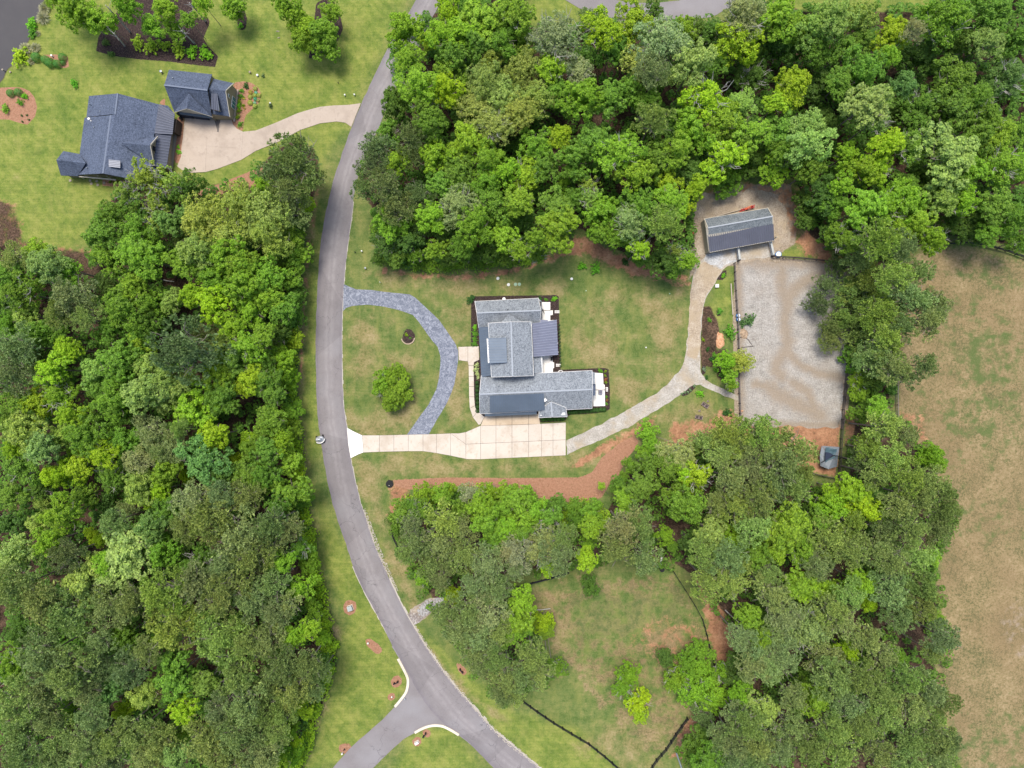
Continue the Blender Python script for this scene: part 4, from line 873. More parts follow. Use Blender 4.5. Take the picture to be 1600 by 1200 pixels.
def crown_pine(seed, lobes=15, clus=24, per=16, ln=.075, wid=.19):
    R = np.random.default_rng(seed); P_, D_ = [], []
    ang0 = R.uniform(0, 6.28)
    for i in range(lobes):
        rho = R.uniform(0, .3) if i < 4 else R.uniform(.4, .8); th = ang0 + i * 2.399 + R.uniform(-.4, .4); rr = R.uniform(.2, .33)
        c = np.array([rho * math.cos(th), rho * math.sin(th), (1.0 - rho) * .75 + R.uniform(0, .25)])
        d = unit(R.normal(size=(clus, 3)) + [0, 0, .5]); cc = c + d * rr * R.uniform(.55, 1.1, (clus, 1)) * [1, 1, .75]
        for k in range(clus):
            e = unit(R.normal(size=(per, 3)) + d[k] * .7 + [0, 0, .55]); P_.append(np.repeat(cc[k][None], per, 0)); D_.append(e)
    P_ = np.vstack(P_); D_ = np.vstack(D_); n = len(P_)
    L_ = R.uniform(.7, 1.3, (n, 1)) * ln; sd_ = unit(np.cross(D_, unit(R.normal(size=(n, 3))))) * L_ * wid
    a = P_ + D_ * L_ * .15
    V = np.stack([a - sd_ * .5, P_ + D_ * L_ * .7 - sd_, P_ + D_ * L_ * 1.25, P_ + D_ * L_ * .7 + sd_], 1).reshape(-1, 3)
    F = np.arange(n * 4).reshape(n, 4)
    m = 300; d = unit(R.normal(size=(m, 3))); C = d * R.uniform(.1, .75, (m, 1)); C[:, 2] = np.abs(C[:, 2]) * .6 + .05
    V2, F2 = leaves(C, unit(R.normal(size=(m, 3)) + [0, 0, 1.0]), np.full(m, .085), R, .4)
    return np.vstack([V, V2]), np.vstack([F, F2 + len(V)])
def branches(seed, n=9, rad=.022, out=.8, top=.75, sub=2):
    R = random.Random(seed); b = MB()
    for i in range(n):
        th = i * 2.399 + R.uniform(-.3, .3); rho = R.uniform(.45, 1) * out; z = R.uniform(.35, 1) * top
        p0 = Vector((0, 0, R.uniform(-.35, .15))); p3 = Vector((rho * math.cos(th), rho * math.sin(th), z))
        p1 = p0.lerp(p3, .4) + Vector((R.uniform(-.08, .08), R.uniform(-.08, .08), -.06)); p2 = p0.lerp(p3, .7) + Vector((R.uniform(-.09, .09), R.uniform(-.09, .09), .02))
        b.tube([p0, p1, p2, p3], rad, 4, rad * .3, cap=False)
        for k in range(sub):
            s = p1.lerp(p3, R.uniform(.1, .8)); e = s + Vector((R.uniform(-.3, .3), R.uniform(-.3, .3), R.uniform(.05, .25)))
            b.tube([s, s.lerp(e, .5) + Vector((R.uniform(-.04, .04), R.uniform(-.04, .04), 0)), e], rad * .45, 3, rad * .15, cap=False)
    return b
def mesh_of(b, name, mat):
    me = bpy.data.meshes.new(name); me.from_pydata([tuple(v) for v in b.v], [], b.f); me.update(); me.materials.append(mat); return me
NB, NP = 10, 9
CB = [mesh_np('broad_crown', *crown_broad(100 + i, lobes=9 + i % 5, leaf=(.033, .038, .043)[i % 3]), LEAF) for i in range(NB)]
CO = [mesh_np('fine_crown', *crown_broad(300 + i, lobes=16, clus=22, per=20, leaf=.031), LEAF) for i in range(5)]
CP = [mesh_np('pine_crown', *crown_pine(200 + i, lobes=13 + i % 5), NEED) for i in range(NP)]
CT = [mesh_np('thin_crown', *crown_broad(400 + i, lobes=13, clus=8, per=13, leaf=.05), LEAF) for i in range(3)]
BR = [mesh_of(branches(500 + i), 'branches', barkm) for i in range(4)]
BRP = [mesh_of(branches(520 + i, 12, .02, .9, .8), 'pine_branches', plain('pine_bark', (.19, .165, .14), .95)) for i in range(4)]
BRW = [mesh_of(branches(540 + i, 15, .022, .98, 1.12, 5), 'bare_branches', palebark) for i in range(3)]
def trunkmesh(mat, name):
    b = MB(); b.tube([(0, 0, -.02), (.01, 0, .3), (-.008, .008, .7), (0, 0, 1.0)], 1.0, 8, .45)
    for v in b.v: v.x *= 1; v.y *= 1
    return mesh_of(b, name, mat)
def mk_trunk():
    b = MB(); b.v = []; n = 8
    for i, (z, r) in enumerate(((-.02, 1.35), (.06, 1.0), (.4, .8), (.75, .62), (1, .45))):
        for k in range(n):
            t = 2 * math.pi * k / n; b.v.append(Vector((r * math.cos(t), r * math.sin(t), z)))
    for i in range(4):
        for k in range(n):
            q = (k + 1) % n; b.f.append((i * n + k, i * n + q, (i + 1) * n + q, (i + 1) * n + k))
    return b
TR = mesh_of(mk_trunk(), 'trunk', barkm); TRW = mesh_of(mk_trunk(), 'pale_trunk', palebark)
TYPES = {  # colour, words
 'G': ((.138, .245, .028), 'mid green'), 'B': ((.200, .330, .026), 'bright green'), 'Y': ((.262, .385, .018), 'yellow-green'), 'L': ((.245, .345, .088), 'pale sage green'),
 'D': ((.090, .165, .026), 'dark green'), 'O': ((.265, .325, .075), 'olive green'), 'T': ((.130, .235, .055), 'blue-green'),
 'P': ((.205, .265, .098), 'grey-olive'), 'Q': ((.155, .205, .075), 'dark olive'), 'R': ((.24, .32, .08), 'yellowish olive'), 'S': ((.30, .315, .17), 'pale grey-olive'),
 'W': ((.230, .320, .055), 'thin pale-limbed'), 'V': ((.240, .290, .125), 'grey-green twiggy')}
TREES = {}
TREES['west'] = """225,275,24,W 270,285,22,W 290,292,22,D 195,300,18,W 455,248,42,Q 485,275,18,Q 445,292,22,P 410,290,16,B 425,268,18,Q 175,333,24,G 157,366,22,G 168,403,22,B 210,362,24,G 213,398,26,B 240,322,18,W 268,345,20,T 245,345,18,W 250,390,14,D
315,340,34,O 372,328,32,O 352,368,26,O 322,380,18,D 280,375,12,P 307,392,26,L 345,395,24,B 284,412,20,B 368,410,24,B 330,430,26,B 378,440,26,B 302,462,20,Y 265,470,16,L 330,475,22,Y 362,511,20,Y 388,482,24,B 285,545,46,Q 315,528,18,P 52,393,20,B 72,412,24,L 102,420,18,B 18,402,18,P 12,428,20,G 22,456,24,G 0,475,20,D
106,468,34,P 132,492,20,P 88,492,20,P 160,442,14,D 205,445,20,B 190,480,28,G 235,470,22,G 225,502,20,G 170,512,22,G 215,520,20,G 35,492,20,L 12,510,18,G 62,520,22,G 18,540,30,P 12,582,28,P 50,560,18,D 102,546,20,Y 76,578,24,Y 180,560,28,G 150,584,22,L 190,592,22,G 218,538,18,B 232,578,22,L 250,597,24,L 340,545,20,L 370,560,26,G 340,582,24,B 390,590,20,Y 387,540,20,B
480,320,10,Y 450,326,24,Q 414,332,30,O 420,370,30,O 455,368,18,G 457,395,18,B 466,350,12,G 440,412,14,D 414,430,22,B 450,432,20,G 460,460,14,G 416,466,20,B 442,482,20,G 455,502,16,G 410,500,20,D 435,520,20,D 460,530,12,Y 407,528,18,B 440,560,18,B 410,562,20,G 448,590,16,B 410,592,22,G
55,632,22,Y 28,632,18,G 105,647,18,Y 88,616,22,B 150,606,18,G 172,628,26,G 184,645,18,G 225,612,26,L 268,612,28,L 300,640,26,B 345,620,24,G 380,605,16,Y 8,660,18,G 32,672,30,L 58,700,22,L 95,680,20,L 18,702,16,Y 130,680,26,G 160,672,20,G 190,690,20,G 235,676,24,P 250,702,18,P 280,670,16,R 268,698,18,P 212,720,18,S 98,740,22,Y 122,732,18,Y 78,744,16,Y 155,710,20,Y 120,704,12,Y 30,730,24,G 10,775,18,G 60,762,20,D 170,745,20,G 258,730,22,B 316,722,32,T 345,742,18,T 332,680,20,Y 290,745,10,Y 390,700,20,G 368,718,12,Y 388,690,14,Y 386,746,24,G 217,762,24,L 246,768,16,Y 226,780,14,Y 92,805,30,B 64,786,14,L 58,822,16,L 130,775,18,G 160,790,16,D 175,816,22,P 196,796,14,P 142,838,10,Y 155,845,10,Y 25,868,30,L 70,850,20,B 100,868,26,Q 235,828,26,T 255,802,18,G 196,866,32,L 165,884,20,B 250,862,20,G 300,785,30,P 328,812,34,P 285,825,22,P 380,778,24,P 366,838,36,P 340,775,22,P 280,866,14,R 310,880,22,G 348,882,24,P 392,872,26,P 6,820,18,D 200,640,16,D 300,700,16,D
425,615,20,G 420,660,24,G 455,640,14,B 460,672,12,B 440,690,16,B 415,706,20,G 450,720,16,B 465,738,10,Y 410,740,20,G 450,770,22,G 470,780,12,G 430,792,20,G 420,822,26,P 450,830,20,P 410,862,26,P 440,880,20,B 468,858,16,G 480,882,14,B
127,913,28,L 168,903,20,L 20,920,30,P 60,942,32,P 100,960,32,P 160,950,28,P 210,942,26,P 250,930,34,R 300,920,34,P 350,930,32,P 390,940,28,P 190,996,20,G 28,990,22,D 12,1043,22,B 60,1030,32,P 100,1052,32,P 148,1002,22,P 150,1042,22,Q 265,985,36,R 232,1010,12,Y 225,1020,20,P 340,1000,34,R 382,1002,24,P 200,1046,26,P 270,1062,30,G 223,1090,24,L 190,1112,14,Y 165,1086,18,T 315,1070,20,L 350,1040,16,D 283,1112,20,Y 370,1060,26,P 380,1100,28,P 340,1112,24,P 108,1112,14,B 130,1088,24,P 60,1082,30,P 20,1100,28,P 70,1128,26,P 140,1126,22,P 30,1145,28,P 90,1162,28,P 30,1185,28,P 130,1172,26,P 80,1195,26,P 170,1162,22,P 210,1150,26,P 245,1168,26,P 272,1186,22,L 285,1150,12,B 320,1160,30,P 372,1150,30,P 350,1192,26,P 392,1192,24,P 222,1192,22,P 170,1198,22,P 420,920,26,P 468,920,18,B 448,948,20,P 488,950,12,B 430,962,24,P 483,985,18,B 457,998,18,B 503,1000,12,B 415,1002,24,P 440,1040,28,Q 478,1040,26,Q 503,1050,16,P 418,1072,22,P 458,1080,26,P 488,1082,16,Q 410,1112,24,P 440,1112,20,P 470,1110,12,Y 455,1140,12,B 430,1150,20,P 462,1162,10,Y 450,1182,14,B 412,1186,24,P 438,1200,18,B"""
TREES['north'] = """630,46,20,B 636,88,20,B 652,128,26,B 668,60,14,Y 700,20,24,Y 735,12,20,G 690,48,24,B 722,50,26,B 760,30,28,B 790,15,20,D 692,135,24,Y 618,158,20,D 662,170,18,G 702,108,22,G 765,92,20,O 757,130,28,O 785,150,28,O 745,168,26,O 775,192,24,O 672,190,24,G 705,80,22,G 745,70,22,G 782,60,24,G 606,205,14,G 590,226,22,Q 640,212,22,Q 617,250,18,B 580,252,20,Q 600,285,24,Q 572,292,18,Q 645,242,16,P 680,246,24,B 730,222,26,B 762,250,26,B 715,270,24,G 760,286,24,G 690,288,22,G 790,270,24,B 732,180,18,D
620,322,26,Q 652,302,22,Q 612,350,20,B 640,345,14,B 672,337,20,B 740,352,26,B 679,388,16,B 640,375,18,D 718,320,26,V 770,322,24,G 787,370,20,B 760,395,16,D 655,355,18,D 600,382,16,D 590,405,10,D 618,402,12,G 700,358,20,D 735,398,14,D 648,400,12,G 700,400,14,D 720,385,16,G
805,20,24,B 812,58,22,G 868,58,34,V 918,22,12,P 942,44,24,Y 990,30,24,Y 1022,13,12,D 955,75,22,G 1037,68,34,V 1090,48,20,D 1112,52,18,D 1070,45,16,B 1152,62,28,Y 1165,20,32,V 1192,40,18,V 1020,105,24,P 1085,97,28,L 1000,92,22,O 1125,95,16,G 815,112,26,O 835,152,28,O 810,170,24,O 860,105,18,B 910,148,26,B 868,142,18,G 955,150,24,G 985,140,22,G 1015,155,16,G 905,110,18,V 1107,152,32,Y 1128,188,24,B 1082,205,26,B 1022,185,28,R 1160,160,26,L 1180,205,22,B 1160,222,20,G 970,237,28,B 992,268,24,B 930,222,24,G 837,225,24,B 875,213,16,Y 820,272,22,Y 895,250,22,G 880,286,12,B 1020,248,26,G 1060,232,22,B 1132,246,24,Y 1140,280,20,G 1085,268,18,D 1182,250,18,D 1045,285,18,Y 1090,291,16,Y 920,290,16,W 850,262,20,G
812,312,22,B 815,345,18,D 870,322,22,G 872,355,24,B 840,372,18,B 812,392,16,B 900,310,16,G 925,310,16,W 940,332,26,B 1000,325,28,G 985,348,24,V 1038,348,24,R 1068,322,15,Y 1050,310,22,B 940,362,16,G 968,370,16,G 1000,387,16,Y 1002,404,12,G 1038,410,18,D 1056,394,14,W 1076,408,15,B 1052,424,12,G 790,404,12,G 840,398,14,G
1218,27,24,B 1242,42,22,B 1215,72,22,D 1268,45,28,L 1307,22,26,L 1345,25,24,L 1325,70,24,G 1272,76,22,G 1350,62,18,G 1397,50,24,Y 1392,85,16,B 1350,110,30,G 1318,125,20,G 1242,132,24,Y 1215,160,16,Y 1292,135,20,D 1355,162,30,L 1388,150,16,L 1372,185,20,L 1262,195,24,L 1265,225,26,L 1222,200,22,G 1225,235,24,G 1210,265,18,B 1270,262,20,G 1390,222,22,Y 1325,240,18,B 1350,265,18,B 1372,260,20,Y 1320,286,16,B 1425,228,24,G 1430,45,16,S 1480,32,32,G 1502,60,26,D 1450,20,18,G 1560,15,28,G 1550,60,22,L 1592,60,20,G 1582,115,28,T 1500,122,32,G 1530,150,28,G 1490,165,28,G 1545,185,22,G 1440,85,20,D 1415,130,18,T 1440,160,20,G 1430,188,18,G 1488,237,32,L 1530,215,22,G 1560,212,26,B 1592,200,22,G 1572,255,26,B 1600,252,22,B 1520,270,24,B 1455,275,22,D 1420,290,20,G 1492,292,20,G 1405,180,16,D 1180,115,20,D 1180,80,18,D 1290,190,18,D
1290,305,22,D 1310,318,18,G 1262,315,16,D 1260,344,12,D 1300,362,16,D 1320,372,20,G 1355,322,20,B 1385,320,24,B 1420,312,26,B 1435,345,24,B 1472,310,22,L 1502,312,22,B 1460,375,18,B 1490,345,16,D 1530,340,22,D 1560,320,22,G 1550,362,18,G 1590,340,22,G 1598,375,16,G 1405,350,16,D 1520,365,14,D
1377,372,32,R 1410,385,26,P 1310,413,16,Q 1345,402,20,P 1357,438,30,R 1400,430,26,R 1440,425,20,P 1292,445,18,Q 1280,476,18,Q 1300,512,18,Q 1302,532,16,Q 1345,480,28,R 1382,490,30,R 1350,520,28,R 1390,530,26,R 1370,560,24,P 1340,556,18,G 1437,475,28,P 1466,472,22,P 1455,505,22,P 1470,492,14,P 1345,595,14,B 1400,575,22,P 1450,570,20,P 1420,588,18,P 1370,590,16,D 1325,455,18,R 1320,500,20,R 1420,455,22,P 1410,510,22,Q 1345,615,12,B"""
TREES['south'] = """662,770,13,B 690,775,13,B 704,764,8,B 735,772,16,S 765,768,12,B 790,770,15,B 750,792,18,B 785,796,16,B 612,812,10,Q 626,802,14,G 642,790,12,G 618,828,10,G 660,800,16,G 640,822,18,Q 690,815,24,R 720,800,16,G 650,850,24,P 630,868,16,P 690,850,28,P 720,830,22,P 725,870,26,P 680,885,22,P 762,818,20,B 785,830,16,B 775,852,16,G 760,882,22,P 790,862,20,S 660,903,12,B 690,905,16,P 708,930,12,Y 740,915,20,P 775,925,22,P 697,957,22,P 730,955,22,P 765,960,24,S 715,990,22,P 750,995,24,P 780,990,20,P 740,1025,22,P 775,1030,22,P 755,1047,14,P 790,1060,20,P 782,1087,16,Q 800,1072,16,Q 805,890,18,P
820,775,14,B 806,782,18,B 835,800,20,B 868,790,14,G 858,812,16,G 900,790,12,G 925,800,16,G 945,815,12,B 905,812,14,G 925,825,18,B 920,850,14,B 820,812,18,B 815,832,16,G 850,855,28,V 880,842,18,P 808,870,24,S 870,870,22,P 915,875,16,Y 860,886,14,Y 975,825,26,S 1002,822,26,P 965,858,26,P 1010,872,24,P 1012,872,10,Y 1040,838,14,B 1050,855,10,G
1012,677,15,B 1020,700,13,B 1006,706,10,B 1015,726,18,G 985,727,9,G 975,746,8,G 967,757,13,G 940,760,5,B 977,782,16,B 1005,760,18,G 1060,710,20,V 1045,732,16,G 1090,743,22,Y 1072,740,16,Y 1075,765,16,Y 1075,790,26,G 1060,775,18,G 1100,690,20,R 1085,700,12,G 1140,680,26,R 1165,692,28,P 1190,672,22,R 1130,710,22,R 1145,750,28,P 1180,740,26,P 1190,780,26,P 1150,792,26,R 1180,820,26,R 1110,832,22,L 1145,846,20,B 1100,862,22,R 1140,875,28,P 1080,850,16,D 1180,870,24,G 1120,790,20,P 1210,700,24,R
1360,622,20,G 1375,640,16,B 1342,646,12,G 1386,668,24,R 1415,680,18,P 1350,690,14,R 1362,702,20,R 1400,720,24,R 1455,712,18,B 1466,722,14,B 1420,745,24,R 1350,722,16,Q 1372,742,20,R 1460,757,24,P 1485,770,16,Q 1440,780,24,P 1480,802,24,Q 1495,800,12,Q 1410,790,24,P 1430,830,24,P 1470,830,20,Q 1365,770,18,D 1325,770,24,Y 1350,796,22,Y 1300,790,24,B 1378,806,14,Y 1245,702,28,P 1225,730,28,P 1240,770,26,P 1208,762,24,P 1262,738,14,P 1232,825,28,B 1255,860,20,B 1215,860,22,B 1300,840,26,R 1330,860,24,R 1280,882,22,P 1370,860,26,P 1400,880,24,P 1440,870,22,R 1457,873,12,B 1335,820,20,R 1390,830,20,Q 1275,815,18,G 1200,900,22,P
922,917,16,D 815,940,16,B 810,970,24,B 802,992,22,B 848,972,16,Y 855,988,12,B 830,1030,24,P 815,1060,24,P 840,1058,20,P 800,1086,18,P 872,1045,12,G 984,1055,15,B 974,1076,15,B 997,1102,18,Y 1002,1122,10,Y 1040,1028,13,D 1075,1036,15,G 1095,1018,16,G 1056,1064,18,B 1085,1080,22,B 1118,1085,22,B 1130,1050,16,B 1095,1046,12,B 1100,1122,16,P 1085,1175,22,D 1110,1197,22,G 1125,1150,16,P
1112,915,26,R 1150,906,24,R 1160,1000,20,P 1187,1000,18,B 1170,962,18,B 1192,960,18,D 1150,1030,12,D 1180,1012,22,P 1186,1040,24,P 1152,1060,16,D 1160,1090,18,B 1195,1112,22,L 1152,1122,18,P 1170,1136,26,P 1150,1162,24,P 1190,1166,24,P 1180,1197,22,P 1142,1192,22,P 1215,1000,18,P
1210,930,26,P 1250,915,20,B 1267,922,20,B 1302,925,18,B 1332,930,20,R 1360,942,16,Y 1350,915,20,B 1400,925,28,P 1440,915,28,P 1450,950,22,Q 1410,962,24,P 1230,966,26,P 1265,982,30,V 1320,975,24,P 1302,952,22,P 1207,980,14,Y 1327,1022,18,Y 1290,1030,24,P 1225,1030,24,P 1202,1045,20,P 1360,1000,24,P 1385,1030,22,P 1405,1030,14,G 1465,970,12,B 1480,1000,24,Q 1460,1022,16,P 1275,1096,24,B 1258,1067,14,G 1240,1090,18,P 1350,1062,26,P 1300,1062,26,P 1330,1102,26,P 1380,1080,26,P 1420,1065,24,R 1450,1080,24,P 1480,1100,18,Q 1430,1110,24,P 1390,1120,26,P 1350,1140,24,P 1300,1140,26,P 1240,1140,26,P 1220,1170,26,P 1270,1175,26,P 1320,1175,26,P 1355,1150,18,D 1380,1185,26,P 1430,1160,26,P 1470,1155,24,P 1488,1162,16,Q 1470,1192,22,P 1420,1197,22,P"""
TREES['lawn'] = """612,592,22,B 600,603,20,B 625,608,20,B 612,622,18,B"""
ROADX = [(W(0, y)[1], x) for x, y in ROAD_L]
LANDW = [(-80, 'the top of the wood'), (330, 'the wood tip by the pink court'), (400, 'the soil strip behind the blue house'), (465, 'the loop drive mouth'), (530, 'the round planting bed'), (600, 'the island tree'), (690, 'the white driveway'), (760, 'the black round planter'), (840, 'the gravelly road verge'), (905, 'the washout stones'), (950, 'the metal utility box'), (1010, 'the bean-shaped bed'), (1080, 'the upper curved kerb'), (1160, 'the lower curved kerb'), (1215, 'the foot of the side road')]
LANDN = [(560, 'the road bend'), (650, 'the upper road'), (740, 'the yard corner'), (800, 'the white septic lids'), (870, "the house's north wing"), (930, 'the two lawn shrubs'), (1000, 'the yellow yard-edge tree'), (1070, 'the red mower'), (1150, 'the barn'), (1230, 'the barn yard'), (1300, 'the arena corner'), (1360, 'the pine cluster'), (1450, 'the field gate end'), (1540, 'the curved field fence'), (1620, 'the far field corner')]
def near(v, tab): return min(tab, key=lambda t: abs(t[0] - v))[1]
SIZEW = lambda r: 'small' if r < 15 else ('large' if r >= 28 else '')
REC = []
def tree_label(zone, x, y, r, ty):
    colr = TYPES[ty][1]; kind = 'pine' if ty in 'PQRS' else 'tree'; sz = SIZEW(r)
    if zone == 'west':
        rx = np.interp(y, [q[1] for q in ROAD_L], [q[0] for q in ROAD_L]); d = rx - x
        depth = 'on the roadside fringe' if d < 70 else ('one row back' if d < 120 else ('two rows back' if d < 180 else ('mid wood' if d < 240 else ('past mid wood' if d < 300 else ('deep in' if d < 370 else ('deeper still' if d < 440 else 'at the far left'))))))
        where = f"{depth}, level with {near(y, LANDW)}"
    elif zone == 'north':
        if x > 1255 and y > 365: where = f"in the cluster between arena and dry field, {'upper part' if y < 450 else ('middle' if y < 530 else 'lower part')}"
        else:
            lim = 400 - (x > 1100) * 110; d = lim - y
            depth = 'at the clearing edge' if d < 60 else ('just inside the wood' if d < 130 else ('mid wood' if d < 230 else 'at the back of the wood'))
            where = f"{depth} behind {near(x, LANDN)}"
    elif zone == 'south':
        if x < 955: where = ('along the pine-straw strip' if y < 800 else ('above the lower paddock' if y < 900 else 'between the junction and lower paddock')) + (', road side' if x < 700 else (', middle' if x < 830 else ', paddock side'))
        elif y < 770 and x < 1200: where = 'beside the two brown chairs, ' + ('upper' if y < 720 else 'lower') + (' left' if x < 1060 else ' right')
        elif x < 1145 and y > 900: where = 'in the lower paddock' + (', fence side' if x > 1060 else ', open grass')
        elif x > 1340: where = ('by the dry field, ' + ('near the tarp shed' if y < 800 else ('across from the bare soil patch' if y > 930 else 'midway down')) + (', outer row' if x > 1420 else ', inner row'))
        elif y < 900: where = 'in the wood below the ' + ('clay pen' if x > 1190 else 'brown chairs') + (', upper' if y < 790 else ', lower')
        else: where = 'in the wood right of the lower paddock, ' + ('upper' if y < 1000 else ('middle' if y < 1100 else 'lower'))
    else: where = 'in the lawn inside the loop drive'
    return f"{sz} {colr} {kind} {where}".strip().replace('  ', ' ')
def sdf1(poly, p): return float(sdf(poly, np.array([p.x]), np.array([p.y]))[0])
def place_tree(x, y, r, ty, zone, i):
    R = random.Random(int(x * 31 + y * 17) + i)
    pine = ty in 'PQRS'
    hgt = (11 + r * .28 if pine else 7.5 + r * .3) + R.uniform(-1.5, 2.5)
    if ty == 'D': hgt *= .72
    if ty in 'BYL': hgt += 1.2
    if zone == 'lawn': hgt = 6.0
    if r < 15: hgt = min(hgt, 3.5 + r * .35)
    if zone in ('west', 'north', 'south'):
        wd = {'west': WEST, 'north': NORTH, 'south': SOUTH}[zone]
        while hgt > 6.5:
            z_ = hgt - .55 * r * S; b_ = W(x, y, z_)
            if sdf1(wd, b_) > -.5: break
            hgt -= 1.0
    zc = hgt - .55 * r * S
    k = (H - zc) / H; Rw = r * S * k * (1.38 if zone != 'lawn' else 1.2)
    base = W(x, y, zc); base.z = 0
    cz = max(.3, hgt - 1.15 * Rw)
    kind = 'pine_tree' if pine else ('low_dark_tree' if ty == 'D' else ('yellow_or_small_tree' if (ty == 'Y' or r < 15) else ('mixed_broadleaf_tree' if ty in 'OVTW' else 'broadleaf_tree')))  # broadleaf kinds follow crown colour and size
    o = empty(kind, base, None, 'tree', None, R.uniform(0, 6.28))
    c0 = TYPES[ty][0]; j = R.uniform(.85, 1.17); hue = R.uniform(.9, 1.12)
    colr = (c0[0] * j * hue, c0[1] * j, c0[2] * j * R.uniform(.8, 1.3), 1)
    if pine: me = CP[R.randrange(NP)]; br = BRP[R.randrange(4)]
    elif ty in 'OV': me = CO[R.randrange(5)]; br = BR[R.randrange(4)]
    elif ty == 'W': me = CT[R.randrange(3)]; br = BRW[R.randrange(3)]
    else: me = CB[R.randrange(NB)]; br = BR[R.randrange(4)]
    if ty == 'V' or (not pine and R.random() < .14): br = BRW[R.randrange(3)]
    cr = bpy.data.objects.new('crown', me); COL.objects.link(cr); cr.parent = o; cr.location = (0, 0, cz); cr.scale = (Rw * R.uniform(.86, 1.16), Rw * R.uniform(.86, 1.16), Rw * R.uniform(.95, 1.35)); cr.color = colr
    tr = bpy.data.objects.new('trunk', TRW if ty in 'WV' else TR); COL.objects.link(tr); tr.parent = o; tw = .008 * hgt + .03 * Rw / 3
    wood = {'west': WEST, 'north': NORTH, 'south': SOUTH}.get(zone); foot = base.copy()
    if wood:
        for st_ in range(22):
            if sdf1(wood, foot) > .3: break
            foot += Vector((base.x, base.y, 0)).normalized() * .6
        else: foot = base.copy()
    top_ = Vector((0, 0, cz + .25 * Rw)); ft = foot - base; ft.rotate(Matrix.Rotation(-o.rotation_euler.z, 3, 'Z')); dv = top_ - ft
    tr.location = ft; tr.rotation_mode = 'QUATERNION'; tr.rotation_quaternion = dv.to_track_quat('Z', 'Y'); tr.scale = (tw, tw, dv.length)
    bo = bpy.data.objects.new('branches', br); COL.objects.link(bo); bo.parent = o; bo.location = (0, 0, cz); bo.scale = (Rw, Rw, Rw)
    REC.append((o, zone, x, y, r, ty, tree_label(zone, x, y, r, ty)))
    return o
for zone, s in TREES.items():
    for i, q in enumerate(s.split()):
        a = q.split(','); place_tree(float(a[0]), float(a[1]), float(a[2]), a[3], zone, i)
# make every label single its tree out
def finish_labels():
    by = {}
    for rec in REC: by.setdefault(rec[6], []).append(rec)
    ordw = ['first', 'second', 'third', 'fourth', 'fifth', 'sixth', 'seventh', 'eighth', 'ninth', 'tenth', 'eleventh', 'twelfth', 'thirteenth', 'fourteenth', 'fifteenth']
    for lab, rs in by.items():
        if len(rs) > 1:
            ys = [r[3] for r in rs]; xs = [r[2] for r in rs]
            vert = (max(ys) - min(ys)) >= (max(xs) - min(xs)); rs.sort(key=lambda r: r[3] if vert else r[2])
            for k, r in enumerate(rs):
                if len(rs) == 2: w = (('upper', 'lower') if vert else ('left', 'right'))[k] + ' of two'
                else: w = ordw[k] + (' from top' if vert else ' from left')
                r[0]['label'] = f"{w}, {lab}" if len(lab.split()) > 13 else f"{lab}, {w}"
        else: rs[0][0]['label'] = lab
        for r in rs:
            r[0]['group'] = ('pines' if r[5] in 'PQRS' else 'broadleaf trees') + {'west': ' in the wood across the road', 'north': ' in the wood behind the yard', 'south': ' in the wood below the yard', 'lawn': ' on the lawn island'}[r[1]]
            wds = r[0]['label'].split()
            if len(wds) > 16: r[0]['label'] = ' '.join(wds[:16])
finish_labels()
# undergrowth: a mass nobody could count
def undergrowth(name, polys, n, h, size, color, seed, edge=0.0, excl=()):
    R = np.random.default_rng(seed); pts = []
    for poly in polys:
        w = np.array([[W(x, y)[0], W(x, y)[1]] for x, y in poly]); lo, hi = np.maximum(w.min(0), [-125, -96]), np.minimum(w.max(0), [125, 96])
        need = n; X = R.uniform(lo[0], hi[0], n * 3); Y = R.uniform(lo[1], hi[1], n * 3); s = sdf(poly, X, Y)
        ok = s > edge; pts.append(np.stack([X[ok], Y[ok]], -1)[:n])
    p = np.vstack(pts)
    # patchy cover
    keep = np.array([mn.noise(Vector((x * .13, y * .13, seed))) > -.45 for x, y in p]); p = p[keep]
    k = 32; C = np.repeat(np.column_stack([p, np.zeros(len(p))]), k, 0)
    rad = np.repeat(R.uniform(.5, 1.3, len(p)), k)[:, None]; d = unit(R.normal(size=(len(C), 3)) + [0, 0, .6]); d[:, 2] = np.abs(d[:, 2])
    hh = np.repeat(R.uniform(.3, h, len(p)), k)
    C = C + d * rad; C[:, 2] = C[:, 2] * .7 + hh * .6
    V, F = leaves(C, unit(d * .5 + [0, 0, .7] + R.normal(size=d.shape) * .4), R.uniform(.7, 1.3, len(C)) * size, R)
    o = bpy.data.objects.new(name, mesh_np(name, V, F, LEAF)); COL.objects.link(o); o.color = (*color, 1); tag(o, kind='stuff'); return o
tag(undergrowth('undergrowth', [WEST], 4600, 6.5, .30, (.10, .2, .03), 1, .6), 'tangled green undergrowth on the floor of the wood across the road', 'undergrowth')
tag(undergrowth('undergrowth', [NORTH], 4200, 6.0, .30, (.10, .2, .03), 2, 1.0), 'tangled green undergrowth on the floor of the wood behind the yard', 'undergrowth')
tag(undergrowth('undergrowth', [SOUTH], 2100, 3.5, .28, (.11, .2, .03), 3, 1.0), 'low green undergrowth on the floor of the wood below the yard', 'undergrowth')
FR = P("476,335 489,300 480,345 471,400 469,480 466,560 466,640 474,700 482,770 496,850 506,905 517,960 529,1010 520,1060 508,1090 494,1130 488,1165 470,1210 452,1210 470,1160 486,1110 498,1080 506,1040 500,980 488,930 476,860 462,800 456,740 448,680 448,600 448,520 452,440 458,390")
tag(undergrowth('roadside_vines', [FR], 1000, 3.4, .22, (.24, .37, .02), 4, .2), 'bright green vines climbing the wood edge along the left verge', 'vines')
NF = P("578,345 600,415 660,424 720,422 760,420 820,414 840,400 810,400 760,405 700,408 650,408 605,395 590,350")
